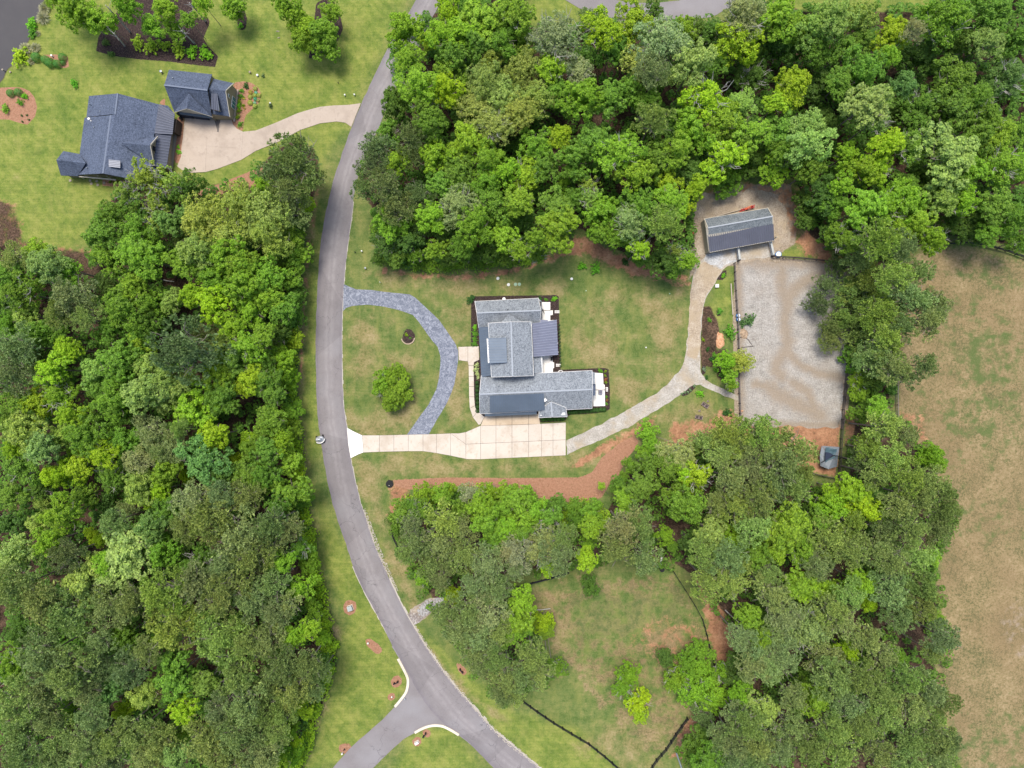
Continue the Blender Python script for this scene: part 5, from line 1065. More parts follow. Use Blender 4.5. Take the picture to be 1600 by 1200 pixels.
tag(undergrowth('edge_thicket', [NF], 300, 1.8, .2, (.16, .27, .025), 5, .1), 'leafy green thicket along the top edge of the yard', 'thicket')
SF = P("650,762 700,757 800,766 850,782 935,785 945,830 900,830 840,820 760,800 690,790 640,800 610,830 606,808")
tag(undergrowth('edge_thicket', [SF], 330, 1.6, .2, (.23, .35, .02), 6, .1), 'bright leafy thicket below the pine straw strip', 'thicket')
# ---------------------------------------------------------------- shrubs
SH = [mesh_np('shrub_leaves', *crown_broad(700 + i, lobes=8, clus=9, per=12, leaf=.085, flat=.7), LEAF) for i in range(3)]
def ballmesh(seed):
    R = np.random.default_rng(seed); n = 1500; d = unit(R.normal(size=(n, 3)) + [0, 0, .3]); C = d * R.uniform(.9, 1.03, (n, 1)); C[:, 2] += .5
    V, F = leaves(C, unit(d + R.normal(size=(n, 3)) * .25), np.full(n, .075), R)
    return mesh_np('clipped_leaves', V, F, LEAF)
SHB = ballmesh(1)
def grassmesh(seed):
    R = np.random.default_rng(seed); n = 420; th = R.uniform(0, 6.28, n); el = R.uniform(.25, 1.4, n)
    D = np.stack([np.cos(th) * np.cos(el), np.sin(th) * np.cos(el), np.sin(el)], -1); s = unit(np.cross(D, np.array([0, 0, 1.0]))) * .03
    L_ = R.uniform(.7, 1.15, (n, 1)); P0 = D * .05; P1 = P0 + D * L_ * .6; P2 = P1 + D * L_ * .45 - np.array([0, 0, .25]) * L_
    V = np.stack([P0 - s, P1 - s, P2, P1 + s], 1).reshape(-1, 3); return mesh_np('grass_blades', V, np.arange(n * 4).reshape(n, 4), LEAF)
SHG = grassmesh(3)
stemm = mesh_of(MB().tube([(0, 0, -.05), (0, 0, .35)], .05, 5, .03), 'stem', barkm)
def shrub(x, y, r, col_, label, kind='shrub', mesh=None, group=None, hz=1.0, cat=None):
    R = random.Random(int(x * 7 + y * 3)); rw = r * S * 1.2; fk = 2.3 if max(col_) < .24 else 1.15; col_ = tuple(v * fk for v in col_); o = empty(kind, W(x, y, rw * .5) * Vector((1, 1, 0)) if False else Vector((W(x, y, rw * .5).x, W(x, y, rw * .5).y, 0)), label, cat or 'shrub', group, R.uniform(0, 6))
    c = bpy.data.objects.new('foliage', mesh or SH[R.randrange(3)]); COL.objects.link(c); c.parent = o; c.scale = (rw * 1.1, rw * 1.1, rw * hz * 1.1); c.location = (0, 0, .04); c.color = (*col_, 1)
    t = bpy.data.objects.new('stem', stemm); COL.objects.link(t); t.parent = o; t.scale = (rw, rw, rw)
    return o
GR, BRT, YG, DKG, PAL = (.055, .13, .012), (.08, .19, .01), (.17, .25, .012), (.02, .055, .012), (.2, .22, .12)
BOX = (.05, .12, .03)
# waterside
for x, y, r, l in ((57, 90, 5.6, 'clipped round bush nearest the pond, alone beside the small mulch bed'), (71.5, 94, 5, 'clipped round bush at the left of the mulch cluster by the pond'), (79, 98.5, 5.8, 'largest clipped round bush in the cluster by the pond'), (90, 100, 4.8, 'clipped round bush lower middle of the cluster by the pond'), (98, 90, 4.8, 'clipped round bush at the upper right of the pond cluster'), (98.5, 98.5, 3, 'smallest clipped bush at the right end of the pond cluster')):
    shrub(x, y, r, BOX, l, 'round_bush', SHB, 'clipped round bushes by the pond')
shrub(30, 87, 13, (.15, .2, .01), 'big yellow-green bush hanging over the pond edge', hz=.8); shrub(49, 38, 9, BRT, 'upright bright green bush on the pond bank'); shrub(50, 51, 7, GR, 'low green bush just below the upright one on the pond bank')
for x, y, r, l in ((65, 27, 9, 'grey-pink ornamental grass clump on the upper pond bank'), (68, 12, 8, 'topmost grey ornamental grass clump by the pond'), (38, 75, 8, 'grey grass clump just above the big yellow-green bush'), (54, 74, 7, 'dark-centred grass clump beside the small mulch bed'), (73, 6, 7, 'olive grass clump at the top of the pond bank'), (58, 52, 4, 'tiny pale grass tuft beside the low green pond bush'), (48, 95, 5, 'faded grass tuft between big yellow bush and round bush')):
    shrub(x, y, r, (.16, .15, .12) if y != 6 else (.1, .12, .04), l, 'ornamental_grass', SHG, 'ornamental grasses by the pond', .9, 'grass')
# red mulch bed at the left
for x, y, r, c, l in ((17, 146, 4.6, BOX, 'round bush at the top left of the red mulch bed'), (29, 144.5, 4.6, BOX, 'round bush at the top middle of the red mulch bed'), (38, 150, 5, BRT, 'leafy bright bush at the right of the red mulch bed'), (31, 160, 5, GR, 'dark-hearted bush low in the red mulch bed group'), (8, 170, 6.5, (.1, .17, .02), 'loose yellow-edged bush at the left picture edge of the red bed')):
    shrub(x, y, r, c, l, 'mulch_bed_bush', SHB if y < 148 else None, 'bushes in the red mulch bed')
for x, y, w_ in ((34, 180.5, 'upper left'), (42, 180, 'upper right'), (45, 187, 'lower right'), (35, 190, 'lower left')): shrub(x, y, 1.7, DKG, f'{w_} of the four tiny dark seedlings in the red mulch bed', 'seedling', None, 'seedlings in the red mulch bed')
shrub(115, 130, 6, (.06, .17, .012), 'single bright green sapling standing on the left lawn', 'sapling', cat='sapling')
# dark beds at the top
for x, y, r, l in ((214, 66, 10, 'first yellow-green bush in the dark bed row'), (236, 71, 11, 'second yellow-green bush in the dark bed row'), (256, 70, 9, 'third yellow-green bush in the dark bed row, upright'), (276, 76, 11, 'fourth yellow-green bush in the dark bed row'), (298, 80, 10, 'fifth bush in the dark bed row, greener'), (320, 82, 11, 'last bush at the right end of the dark bed row')):
    shrub(x, y, r, (.13, .18, .015) if x < 290 else (.1, .2, .01), l, 'dark_bed_bush', None, 'bushes along the dark mulch bed', .8)
shrub(165, 66, 6, (.05, .08, .02), 'sparse dark plant in the left of the dark bed'); shrub(174, 84, 5, (.05, .09, .02), 'low sparse plant at the bottom edge of the dark bed'); shrub(376, 40, 4.5, BRT, 'small bright bush at the foot of the narrow dark bed')
def big(x, y, r, ty, label, h, base=None):
    """a leaning-looking lawn tree placed by its crown, its trunk foot below it"""
    o = place_tree(x, y, r, ty, 'lawn', 7); REC.pop(); o['label'] = label; o['group'] = 'tall trees over the top left lawn'; s = o.children
    for c in o.children:
        if c.name.startswith('crown') or c.name.startswith('branches'): c.location.z += h - 6
        else: c.scale.z += h - 6
    p = W(x, y, h - .5 * r * S); o.location = (p.x, p.y, 0); return o
for a in ((114, 12, 27, 'B', 'pale-tipped lawn tree at the top left, nearest the pond', 13), (144, 26, 25, 'B', 'lawn tree over the left end of the dark bed', 12), (170, 40, 12, 'B', 'small lawn tree reaching down over the dark bed', 8), (195, 8, 20, 'B', 'lawn tree above the middle of the dark bed', 12), (232, 36, 22, 'B', 'green tree rising behind the row of bushes', 8), (256, 10, 19, 'B', 'leafy tree above the right of the dark bed', 11), (268, 43, 20, 'B', 'smaller tree just behind the bush row, right part', 7),
          (292, 28, 14, 'B', 'tree over the right arm of the dark bed', 10), (314, 2, 16, 'B', 'top edge lawn tree right of the dark bed', 11), (362, 6, 20, 'B', 'tree over the narrow dark bed', 9), (372, 22, 9, 'B', 'small crown above the narrow dark bed', 5), (462, 28, 20, 'B', 'pale-limbed tree on the left of the second dark bed', 9), (482, 42, 22, 'B', 'tree in the middle of the second dark bed', 9), (505, 50, 24, 'B', 'tree over the right of the second dark bed', 9), (470, 62, 18, 'B', 'bright tree at the lower left of the second dark bed', 8), (508, 74, 16, 'B', 'lowest tree of the second dark bed', 7), (446, 8, 18, 'B', 'top edge tree left of the second dark bed', 10), (515, 15, 16, 'B', 'small tree at the top of the second dark bed', 8), (86, -8, 18, 'B', 'tree cut by the top edge beside the pond', 11)):
    big(*a)
# leaning pale trunks over the dark bed are real trunks of the trees above
for (x0, y0, x1, y1, h), l in zip(((195, 72, 178, 52, 9), (203, 50, 165, 8, 13), (304, 68, 283, 48, 8), (321, 33, 296, 4, 12)), ('pale bare trunk at the left of the dark bed', 'long pale bare trunk crossing the upper left dark bed', 'pale bare trunk behind the bush row', 'pale bare trunk in the right arm of the dark bed')):
    a = W(x0, y0, 0); b = W(x1, y1, h); t = empty('bare_tree', a, l, 'tree', 'pale trunks over the dark bed')
    MB().tube([a - Vector((0, 0, .1)), a.lerp(b, .5) + Vector((.1, 0, 0)), b], .2, 8, .08).build('trunk', palebark, t)
    bb = MB()
    for k in range(7):
        s_ = a.lerp(b, .6 + k * .06); e_ = s_ + Vector((RNG.uniform(-1.6, 1.6), RNG.uniform(-1.6, 1.6), RNG.uniform(.4, 1.4))); bb.tube([s_, e_], .05, 4, .015)
    bb.build('branches', palebark, t)
# garage flower bed
for x, y, r, c, l in ((384, 133.5, 4.8, DKG, 'dark green bush at the top of the garage bed'), (377.5, 141.5, 3.7, GR, 'bush second from the top beside the garage wall'), (376, 150, 3.9, GR, 'green bush third down beside the garage wall'), (373.5, 158, 4, YG, 'yellow-green bush at the middle of the garage wall'), (372.5, 165, 4.4, BRT, 'fullest bush beside the garage wall'), (379.5, 164.5, 3, YG, 'small bush set right of the fullest garage bush'), (373, 173, 3.6, YG, 'yellow-green bush third from the foot of the garage wall'), (370.5, 182.5, 4, YG, 'yellow-green bush at the corner of the garage wall'), (375, 194, 4.2, GR, 'lowest green bush in the garage bed'), (380.5, 153.5, 2.2, (.2, .2, .03), 'tiny golden plant near the garage wall'), (382, 169, 2, (.2, .15, .04), 'tiny tawny plant low in the garage bed')):
    shrub(x, y, r, c, l, 'garage_bed_bush', None, 'bushes along the garage gable', .85)
for x, y, r, c, l in ((398.7, 138.5, 2.7, (.3, .34, .09), 'topmost pale yellow mound in the flower bed'), (391.5, 144, 2.7, (.34, .28, .06), 'golden mound at the upper left of the flower bed'), (399.8, 145, 2.2, (.12, .36, .33), 'upper turquoise mound in the flower bed'), (398, 149, 2.9, (.3, .36, .09), 'yellow mound between the two turquoise ones'), (404.5, 149, 2.6, (.34, .36, .1), 'yellow mound at the right rim of the flower bed'), (390.7, 151.3, 2.8, (.33, .36, .1), 'pale yellow mound left middle of the flower bed'), (398.8, 154.8, 2.3, (.05, .34, .24), 'deep turquoise mound in the middle of the flower bed'), (403.2, 156.8, 2, (.3, .3, .12), 'small straw-coloured mound right of the deep turquoise one'), (390.7, 160.5, 3.1, (.34, .38, .09), 'largest yellow mound at the lower left of the flower bed'), (398, 161, 2.1, (.2, .38, .33), 'lowest turquoise mound in the flower bed'), (398.2, 165.5, 2.9, (.33, .38, .1), 'bottom yellow mound of the flower bed')):
    shrub(x, y, r, c, l, 'flower_mound', SHB, 'coloured mounds in the flower bed', .7, 'plant')
shrub(423, 165, 3.6, (.03, .05, .02), 'dark little plant on the lawn right of the flower bed'); shrub(411, 118, 3, (.06, .09, .04), 'faint grey plant on the lawn above the flower bed')
shrub(279, 237, 4, BRT, 'bright low groundcover patch beside the pink court', hz=.4); shrub(278, 229, 3, BRT, 'small bright groundcover upper end beside the court', hz=.4)
for i, (x, y) in enumerate(((172, 284), (178, 285.5), (184, 284))): shrub(x, y, 2.5, YG, ('first', 'second', 'third')[i] + ' little yellow-green plant below the blue house', 'border_plant', None, 'little plants below the blue house')
# main house beds
for x, y, r, c, l in ((735, 468.5, 6.5, DKG, 'dark bushy shrub at the upper left corner of the grey house'), (866, 467, 4.2, BRT, 'bright lime shrub at the upper right corner bed'), (853.5, 468, 2.8, GR, 'small green shrub left of the lime shrub'), (844, 466.5, 3.4, DKG, 'dark shrub at the eave of the north wing'), (742, 512, 4, BRT, 'bright upper shrub of the west porch bed'), (742, 521, 4.4, GR, 'green shrub second down in the west porch bed'), (741.5, 530, 4.4, GR, 'green shrub third down in the west porch bed'), (741.5, 537.5, 4, GR, 'green shrub beside the walk in the west porch bed'),
                     (745, 570, 3.6, PAL, 'topmost variegated plant below the front walk'), (743.5, 577, 3.8, PAL, 'variegated plant second below the front walk'), (746, 584, 3.8, PAL, 'variegated plant third below the front walk'), (747, 590, 2.6, PAL, 'small pale plant at the foot of the variegated row'), (938.5, 579.5, 3.6, GR, 'green shrub at the upper corner of the east patio'), (946, 580, 2.2, YG, 'lime plant at the top of the patio border'), (946, 587, 2, YG, 'yellowish plant below the lime one on the patio border'), (946.5, 593, 2.6, (.28, .1, .05), 'rust-red plant in the patio border'), (947, 597.5, 2.2, YG, 'green plant beneath the rust-red one'), (947.5, 620, 2.2, GR, 'green plant below the stepping pavers'), (948.5, 625, 2.3, (.25, .12, .05), 'reddish plant low in the patio border'), (948, 631, 2.2, GR, 'lowest plant in the patio border')):
    shrub(x, y, r, c, l, 'foundation_shrub', None, 'shrubs in the beds round the grey house', .8)
def row(n, a, b, r, c, lab, grp, kind):
    nm = ['first', 'second', 'third', 'fourth', 'fifth', 'sixth', 'seventh', 'eighth', 'ninth', 'tenth', 'eleventh', 'twelfth', 'thirteenth']
    for i in range(n):
        t = i / (n - 1); shrub(a[0] + (b[0] - a[0]) * t, a[1] + (b[1] - a[1]) * t, r, c, f'{nm[i]} {lab}', kind, SHB, grp, .8)
row(11, (890, 644), (944, 640), 2.9, (.025, .06, .014), 'clipped dark shrub from the left under the long south wing', 'dark hedge plants under the south wing', 'hedge_plant')
row(6, (848, 655), (879, 654), 2.9, (.03, .08, .014), 'clipped shrub from the left beside the concrete apron', 'hedge plants under the bump-out', 'hedge_plant')
row(8, (745.5, 598), (746, 642), 2.6, (.018, .045, .012), 'dark clipped shrub from the top along the narrow walk', 'hedge plants along the front walk', 'hedge_plant')
row(13, (873.5, 508), (876, 572), 1.5, (.04, .06, .03), 'tiny edging plant from the top along the east porch', 'edging plants along the east porch', 'edging_plant')
for x, y, r, c, l in ((909.5, 416, 6.5, (.06, .16, .01), 'left of the two lawn shrubs below the wood'), (931, 419.5, 8, (.05, .14, .01), 'right and larger of the two lawn shrubs below the wood'), (977.5, 410, 5.5, DKG, 'dark shrub by the bare soil at the yard top'), (1130.5, 430, 3.6, BRT, 'small bush in the pointed dark bed near the barn'), (1125, 486, 5, (.06, .15, .02), 'green bush on the grass strip beside the arena'), (1141, 519, 9.5, GR, 'rounded shrub on the arena fence line above the spiky tree'), (1171, 500, 9, (.045, .085, .03), 'dull green bush standing in the arena'), (1160, 505, 6, (.045, .085, .03), 'left lobe bush beside the arena fence'), (1099, 531, 2.8, YG, 'tiny lime plant in the dark bed by the gravel drive'), (1109, 500, 3.5, GR, 'small plant in the upper part of the brown bed by the gravel drive'), (1106, 546, 3.2, DKG, 'dark little plant in the middle of the brown bed'), (1117, 555, 4, GR, 'green shrub right of the dark ones in the brown bed'), (1131, 585, 6, GR, 'shrub at the foot of the spiky tree beside the arena'), (1104, 590, 3, DKG, 'dark plant at the gravel fork tip'), (1113, 562, 5, DKG, 'dark green shrub low in the bed by the gravel drive'), (1094, 615, 5.5, BRT, 'bright bush beside the upper brown chair'), (1137, 645, 7, DKG, 'dark shrub against the arena fence by the chairs'), (1118, 578, 4, GR, 'small shrub in the lower bed beside the gravel fork'),
                     (635, 523, 3, (.2, .3, .02), 'lime plant in the round dark bed on the lawn'), (641, 528, 1.6, GR, 'small plant beside the lime one in the round bed'), (1100, 577, 3, (.1, .13, .1), 'whitish leafy plant at the edge of the fork bed')):
    shrub(x, y, r, c, l, 'garden_shrub')
for x, y, r, ty, l in ((1139, 566, 18, 'B', 'bright tree on the arena fence line'), (1160, 563, 16, 'O', 'spiky-leaved tree leaning into the arena'), (1142, 594, 11, 'B', 'small tree below the spiky one'), (1143, 604, 9, 'B', 'low bright bush-like tree at the path end by the arena')):
    o = place_tree(x, y, r, ty, 'lawn', 3); REC.pop(); o['label'] = l; o['group'] = 'trees along the arena fence'
for i, (x, y) in enumerate(((1065.5, 615), (1070, 613), (1075, 612.5), (1078.5, 609), (1085, 603))): shrub(x, y, 2.1, (.16, .24, .14), ('first', 'second', 'third', 'fourth', 'fifth')[i] + ' pale hosta from the left in the boat-shaped bed', 'hosta', None, 'hostas in the boat-shaped bed', .7, 'plant')
# ---------------------------------------------------------------- fences
def fence(name, path, label, mat, rails=3, h=1.35, gap=2.3, topboard=True, rz=.14, pmat=None):
    pts = [W(*p) for p in path]; r = empty(name, pts[0], label, 'fence'); pr = None; br_ = {}
    def rail(a, b):
        for k in range(rails):
            z = h * (.25 + .7 * k / max(1, rails - 1)); MB().bar(a + Vector((0, 0, z)), b + Vector((0, 0, z)), .05, .14).build('rail', mat, r)
        if topboard: MB().bar(a + Vector((0, 0, h + .02)), b + Vector((0, 0, h + .02)), .16, .04).build('top_board', pmat or mat, r)
    for a, b in zip(pts[:-1], pts[1:]):
        L_ = (b - a).length; n = max(1, round(L_ / gap))
        for i in range(n):
            rail(a.lerp(b, i / n), a.lerp(b, (i + 1) / n)); p = a.lerp(b, i / n)
            MB().box(p + Vector((0, 0, h / 2 + .05)), (rz, rz, h + .2), math.atan2(b.y - a.y, b.x - a.x)).build('post', mat, r)
    MB().box(pts[-1] + Vector((0, 0, h / 2 + .05)), (rz, rz, h + .2)).build('post', mat, r); return r
fence('arena_fence', P("1146,412 1147,440 1149,470 1151,500 1152,530 1153,560 1153,600 1154,630 1155,662"), 'board fence with grey top rail along the left side of the arena', M['darkwood'], 3, pmat=M['wood'])
fence('arena_fence', P("1206,402 1240,403.5 1275,407 1305,411 1334,425 1330,450 1326,500 1322,560 1319,600 1315,640 1311,700 1308,746"), 'dark board fence round the upper and right sides of the arena', M['darkwood'], 3, pmat=M['darkwood'])
fence('pen_fence', P("1264,738 1285,743 1307,747"), 'short dark fence closing the foot of the orange clay pen', M['darkwood'], 3)
fence('field_fence', P("1399,590 1398,615 1399,650"), 'brown two-rail fence piece at the left of the dry field', M['wood'], 3)
fence('field_fence', P("1470,388 1480,382 1500,380.5 1520,381 1545,386 1570,393 1600,404 1640,420"), 'black fence curving along the top of the dry field', M['blackfence'], 4)
fence('paddock_fence', P("818,1094 840,1110 865,1127 893,1144 920,1160 945,1180 968,1200 985,1215"), 'black rail fence along the lawn beside the lower road', M['blackfence'], 4, gap=2.1, topboard=False, rz=.2)
fence('paddock_fence', P("1073,1120 1055,1145 1040,1168 1025,1185 1012,1205"), 'black rail fence at the lower right corner of the paddock', M['blackfence'], 4, gap=2.1, topboard=False, rz=.2)
fence('paddock_fence', P("1052,893 1070,921 1085,945 1096,965 1103,990 1110,1020 1118,1050 1117,1085 1100,1105"), 'thin black fence curving down the right side of the paddock', M['blackfence'], 3, topboard=False, rz=.16)
fence('paddock_fence', P("808,916 832,909 860,902 888,893"), 'black fence piece at the upper left of the paddock', M['blackfence'], 4)
fence('verge_fence', P("612,828 616,840 623,854"), 'short black fence piece by the wood edge near the road', M['blackfence'], 3)
fence('wood_fence', P("1120,1127 1128,1140 1134,1152"), 'short black fence piece under the trees below the paddock', M['blackfence'], 3)
def panel(a, b, label, z=1.5):
    a, b = W(*a), W(*b); r = empty('panel_gate', a, label, 'gate', 'pale barn gates')
    for k in range(6): MB().bar(a + Vector((0, 0, .25 + k * .24)), b + Vector((0, 0, .25 + k * .24)), .05, .06).build('rail', M['steel'], r)
    for t in (0, .33, .66, 1): MB().box(a.lerp(b, t) + Vector((0, 0, .8)), (.07, .07, 1.5)).build('upright', M['steel'], r)
    d = (b - a).normalized(); n = Vector((-d.y, d.x, 0)); MB().bar(a + Vector((0, 0, 1.58)), b + Vector((0, 0, 1.58)), .42, .08).build('cap_board', M['cream'] if False else plain('pale_cap', (.33, .34, .32), .8), r)
    MB().box(b + Vector((0, 0, .85)), (.3, .3, 1.7)).build('post', M['darkwood'], r)
panel((1150, 388), (1152.5, 408), 'left pale gate below the barn'); panel((1200, 377), (1205, 401), 'right pale gate below the barn')
# ---------------------------------------------------------------- things
def single(name, b, mat, label, cat, group=None):
    o = b.build(name, mat); tag(o, label, cat, group); return o
def origin_at(o, p):
    o.data.transform(Matrix.Translation(-p)); o.location = p
# small silver vehicle at the road edge
def vehicle():
    c = W(501, 686); r = empty('small_vehicle', c, 'small silver vehicle with curved white front at the left road edge', 'vehicle'); rz = math.radians(12)
    R = Matrix.Rotation(rz, 3, 'Z'); f = lambda x, y, z: c + R @ Vector((x, y, z))
    def ring(w, l, z): return [f(w * math.cos(t) * (1 if abs(math.cos(t)) < .9 else .96), l * math.sin(t), z) for t in [2 * math.pi * i / 20 for i in range(20)]]
    b = MB(); P0 = [(.92, .7, .28), (1.0, .76, .5), (.98, .72, .8), (.84, .58, .95)]
    n = 20; 
    for w, l, z in P0: b.v += ring(w, l, z)
    for i in range(3):
        for k in range(n): b.f.append((i * n + k, i * n + (k + 1) % n, (i + 1) * n + (k + 1) % n, (i + 1) * n + k))
    b.f.append(tuple(3 * n + k for k in range(n))); b.f.append(tuple(reversed(range(n)))); b.build('body', M['silver'], r, True)
    b = MB(); b.tube([f(1.02 * math.cos(t), .82 * math.sin(t), .7) for t in [math.pi * (1.2 + .78 * i / 12) for i in range(13)]], .14, 8); b.build('front_bumper', M['white'], r, True)
    b = MB(); b.v = ring(.66, .4, .93) + ring(.5, .3, 1.35); b.f = [(k, (k + 1) % n, n + (k + 1) % n, n + k) for k in range(n)] + [tuple(n + k for k in range(n))]; b.build('windscreen', M['steel'], r, True)
    MB().box(f(-.35, .12, 1.38), (.5, .4, .06), rz).build('roof', M['steel'], r)
    for x in (-.72, .72):
        for y in (-.62, .62):
            t = MB().tube([f(x - .1, y, .28), f(x + .1, y, .28)], .28, 14); t.build('wheel', M['rubber'], r)
vehicle()
def mower():
    c = W(1078, 365); r = empty('riding_mower', c, 'red riding mower parked under the trees beside the barn', 'mower'); rz = math.radians(-20); R = Matrix.Rotation(rz, 3, 'Z'); f = lambda x, y, z: c + R @ Vector((x, y, z))
    MB().box(f(0, .55, .75), (.6, .8, .45), rz).build('bonnet', M['red'], r); MB().box(f(0, -.3, .6), (.95, .7, .25), rz).build('rear_body', M['red'], r)
    MB().box(f(0, .1, .35), (1.3, .8, .16), rz).build('mower_deck', M['red'], r); MB().box(f(0, -.3, .8), (.5, .45, .15), rz).box(f(0, -.52, 1.02), (.5, .1, .4), rz).build('seat', M['black'], r)
    MB().tube([f(.22 * math.cos(t), .08 + .22 * math.sin(t), 1.1) for t in [i * math.pi / 5 for i in range(11)]], .025, 5).build('steering_wheel', M['black'], r)
    MB().box(f(0, .98, .9), (.5, .12, .2), rz).build('grille', M['orange'], r)
    for x, y, q in ((-.5, -.4, .38), (.5, -.4, .38), (-.42, .75, .25), (.42, .75, .25)):
        MB().tube([f(x - .11, y, q), f(x + .11, y, q)], q, 14).build('wheel', M['rubber'], r)
mower()
c = W(1081.5, 383); r = empty('log_cart', c, 'dark little cart below the red mower', 'cart'); MB().box(c + Vector((0, 0, .45)), (.75, .55, .35), .4).build('tub', M['black'], r)
for s_ in (-.35, .35): MB().tube([c + Vector((s_ - .05, -.1, .2)), c + Vector((s_ + .05, -.1, .2))], .2, 10).build('wheel', M['rubber'], r)
# red implement and planks behind the barn
def implement():
    a = W(1154, 333); r = empty('hay_rake', a, 'red farm implement leaning along the back wall of the barn', 'implement'); A, B = W(1155, 331, .7), W(1179, 323.5, .7)
    MB().bar(A, B, .12, .12).bar(A + Vector((.2, .35, .2)), B + Vector((0, .35, .1)), .1, .1).build('frame', M['red'], r)
    for k in range(7):
        p = A.lerp(B, .08 + k * .14); MB().bar(p + Vector((-.15, -.1, .1)), p + Vector((.25, .6, .0)), .07, .09).build('crossbar', M['red'], r)
    for t in (.55, .9):
        p = A.lerp(B, t); MB().lathe(p + Vector((0, .2, -.7)), [(.28, 0), (.32, .1), (.28, .2)], 12).build('wheel', M['rubber'], r)
    MB().bar(A.lerp(B, .35) + Vector((0, .1, .2)), A.lerp(B, .75) + Vector((.1, .5, .25)), .16, .08).build('guard', M['orange'], r)
implement()
o = single('timber_plank', MB().bar(W(1120, 337.5, .3), W(1165, 325.5, .3), .18, .14), M['palewood'], 'long pale plank lying behind the barn', 'plank')
o = single('timber_pole', MB().bar(W(1142, 443, .1), W(1145, 492, .1), .22, .16), M['palewood'], 'long pale pole lying beside the arena fence', 'pole')
def barrel(x, y, label, r_=.34, h=.9, mat='blue'):
    p = W(x, y); r = empty('barrel', p, label, 'barrel', 'blue barrels' if mat == 'blue' else None); MB().lathe(p, [(r_ * .92, 0), (r_, .1), (r_, h * .5), (r_ * 1.04, h * .52), (r_, h * .55), (r_, h - .08), (r_ * .92, h)], 16).build('drum', M[mat], r, True); MB().lathe(p + Vector((0, 0, h)), [(r_ * .8, 0), (r_ * .8, .03), (.05, .035)], 16).build('lid', M['lid'] if mat == 'blue' else M[mat], r)
barrel(1152, 493.5, 'upper blue barrel by the arena fence', .42); barrel(1152.5, 499.5, 'lower blue barrel by the arena fence', .42)
p = W(1215, 398); r = empty('water_trough', p, 'blue water trough by the upper arena fence', 'trough'); MB().lathe(p, [(.5, 0), (.62, .1), (.66, .6), (.6, .62)], 16).build('tub', M['blue'], r, True); MB().lathe(p + Vector((0, 0, .6)), [(.55, 0), (.55, .04)], 16).build('water', M['lid'], r)
p = W(1119.5, 447); r = empty('white_box', p, 'square white box on the grass near the barn drive', 'box'); MB().box(p + Vector((0, 0, .25)), (.7, .66, .5)).build('base', M['lid'], r); MB().box(p + Vector((0, 0, .54)), (.76, .72, .07)).build('lid', M['white'], r)
# clay hole with pale centre, dirt mound
def mound(x, y, rx, ry, h, mat, label, name, rz=0):
    n, m = 22, 6; b = MB(); c = W(x, y)
    for i in range(m + 1):
        q = i / m
        for k in range(n):
            t = 2 * math.pi * k / n; w = 1 + .5 * mn.noise(Vector((math.cos(t) * 1.7, math.sin(t) * 1.7, x))); p = Vector((rx * (1 - q) * w * math.cos(t), ry * (1 - q) * w * math.sin(t), 0)); p = Matrix.Rotation(rz, 3, 'Z') @ p
            p.z = h * math.sin(q * math.pi / 2) + .2 * mn.noise((c + p) * 1.8) * (q > 0); b.v.append(c + p - Vector((0, 0, .05 if i == 0 else 0)))
    for i in range(m):
        for k in range(n): b.f.append((i * n + k, i * n + (k + 1) % n, (i + 1) * n + (k + 1) % n, (i + 1) * n + k))
    o = b.build(name, mat, None, True); tag(o, label, 'mound'); return o
def soil(name, a, b_): 
    t = NT(name); n_ = t.noise(2.5, 5, .7); return t.col(t.ramp(n_, [(.35, a), (.65, b_)]), .95, n_, .8, .08)
sorange = soil('orange_clay', (.34, .14, .06), (.52, .33, .2)); stan = soil('tan_dirt', (.2, .14, .09), (.38, .28, .19))
mound(1125, 532, .95, 1.9, .35, sorange, 'bright orange clay heap in the bed beside the gravel drive', 'clay_heap', .1)
mound(1162, 521, 1.1, 1.1, .4, stan, 'round tan dirt mound just inside the arena fence', 'dirt_mound')
mound(1158, 643, .5, .35, .25, sorange, 'little orange heap at the lower left arena fence', 'clay_heap', .5)
hose = [W(1157 + 14 * math.cos(t) , 534 - 7 * math.sin(t), .08) for t in [math.pi * (.62 - .62 * i / 10) for i in range(11)]] + [W(1177, 541, .08), W(1158, 543, .08)]
single('hose', MB().tube(hose, .07, 5), M['darkwood'], 'dark curved hose lying in the arena near the fence', 'hose')
# chairs
def lounge(x, y, deg, label, d=1.0):
    c = W(x, y); r = empty('garden_bench', c, label, 'bench', 'brown benches near the arena path'); R = Matrix.Rotation(math.radians(deg), 3, 'Z'); f = lambda a, b, z: c + R @ Vector((a, b, z)); a = math.radians(deg)
    w = M['brownwood']
    for k in range(4): MB().box(f(0, -.28 + k * .17, .46), (1.5, .14, .05), a).build('seat_slat', w, r)
    for k in range(3): MB().box(f(0, .38 + .03 * k, .6 + .17 * k), (1.5, .05, .14), a).build('back_slat', w, r)
    for s_ in (-.72, .72):
        MB().box(f(s_, .05, .66), (.12, .8, .05), a).build('armrest', w, r)
        for q in (-.3, .36): MB().box(f(s_, q, .33), (.08, .08, .66), a).build('leg', w, r)
    for s_ in (-.38, .42): MB().box(f(s_, 0, .54), (.45, .45, .1), a).build('cushion', M['darkwood'], r)
M['brownwood'] = plain('grey_brown_wood', (.2, .15, .15), .8, scale=4)
lounge(1100.5, 633, -35, 'upper brown garden bench beside the small bright bush'); lounge(1091, 652, -12, 'lower brown garden bench at the edge of the bare clay')
for i, (x, y, l) in enumerate(((1106, 627, 'small reddish stone beside the upper bench'), (1093, 642, 'small brown stone between the two benches'))): o = mound(x, y, .3, .25, .3, M['brownwood'], l, 'garden_stone'); o['category'] = 'stone'
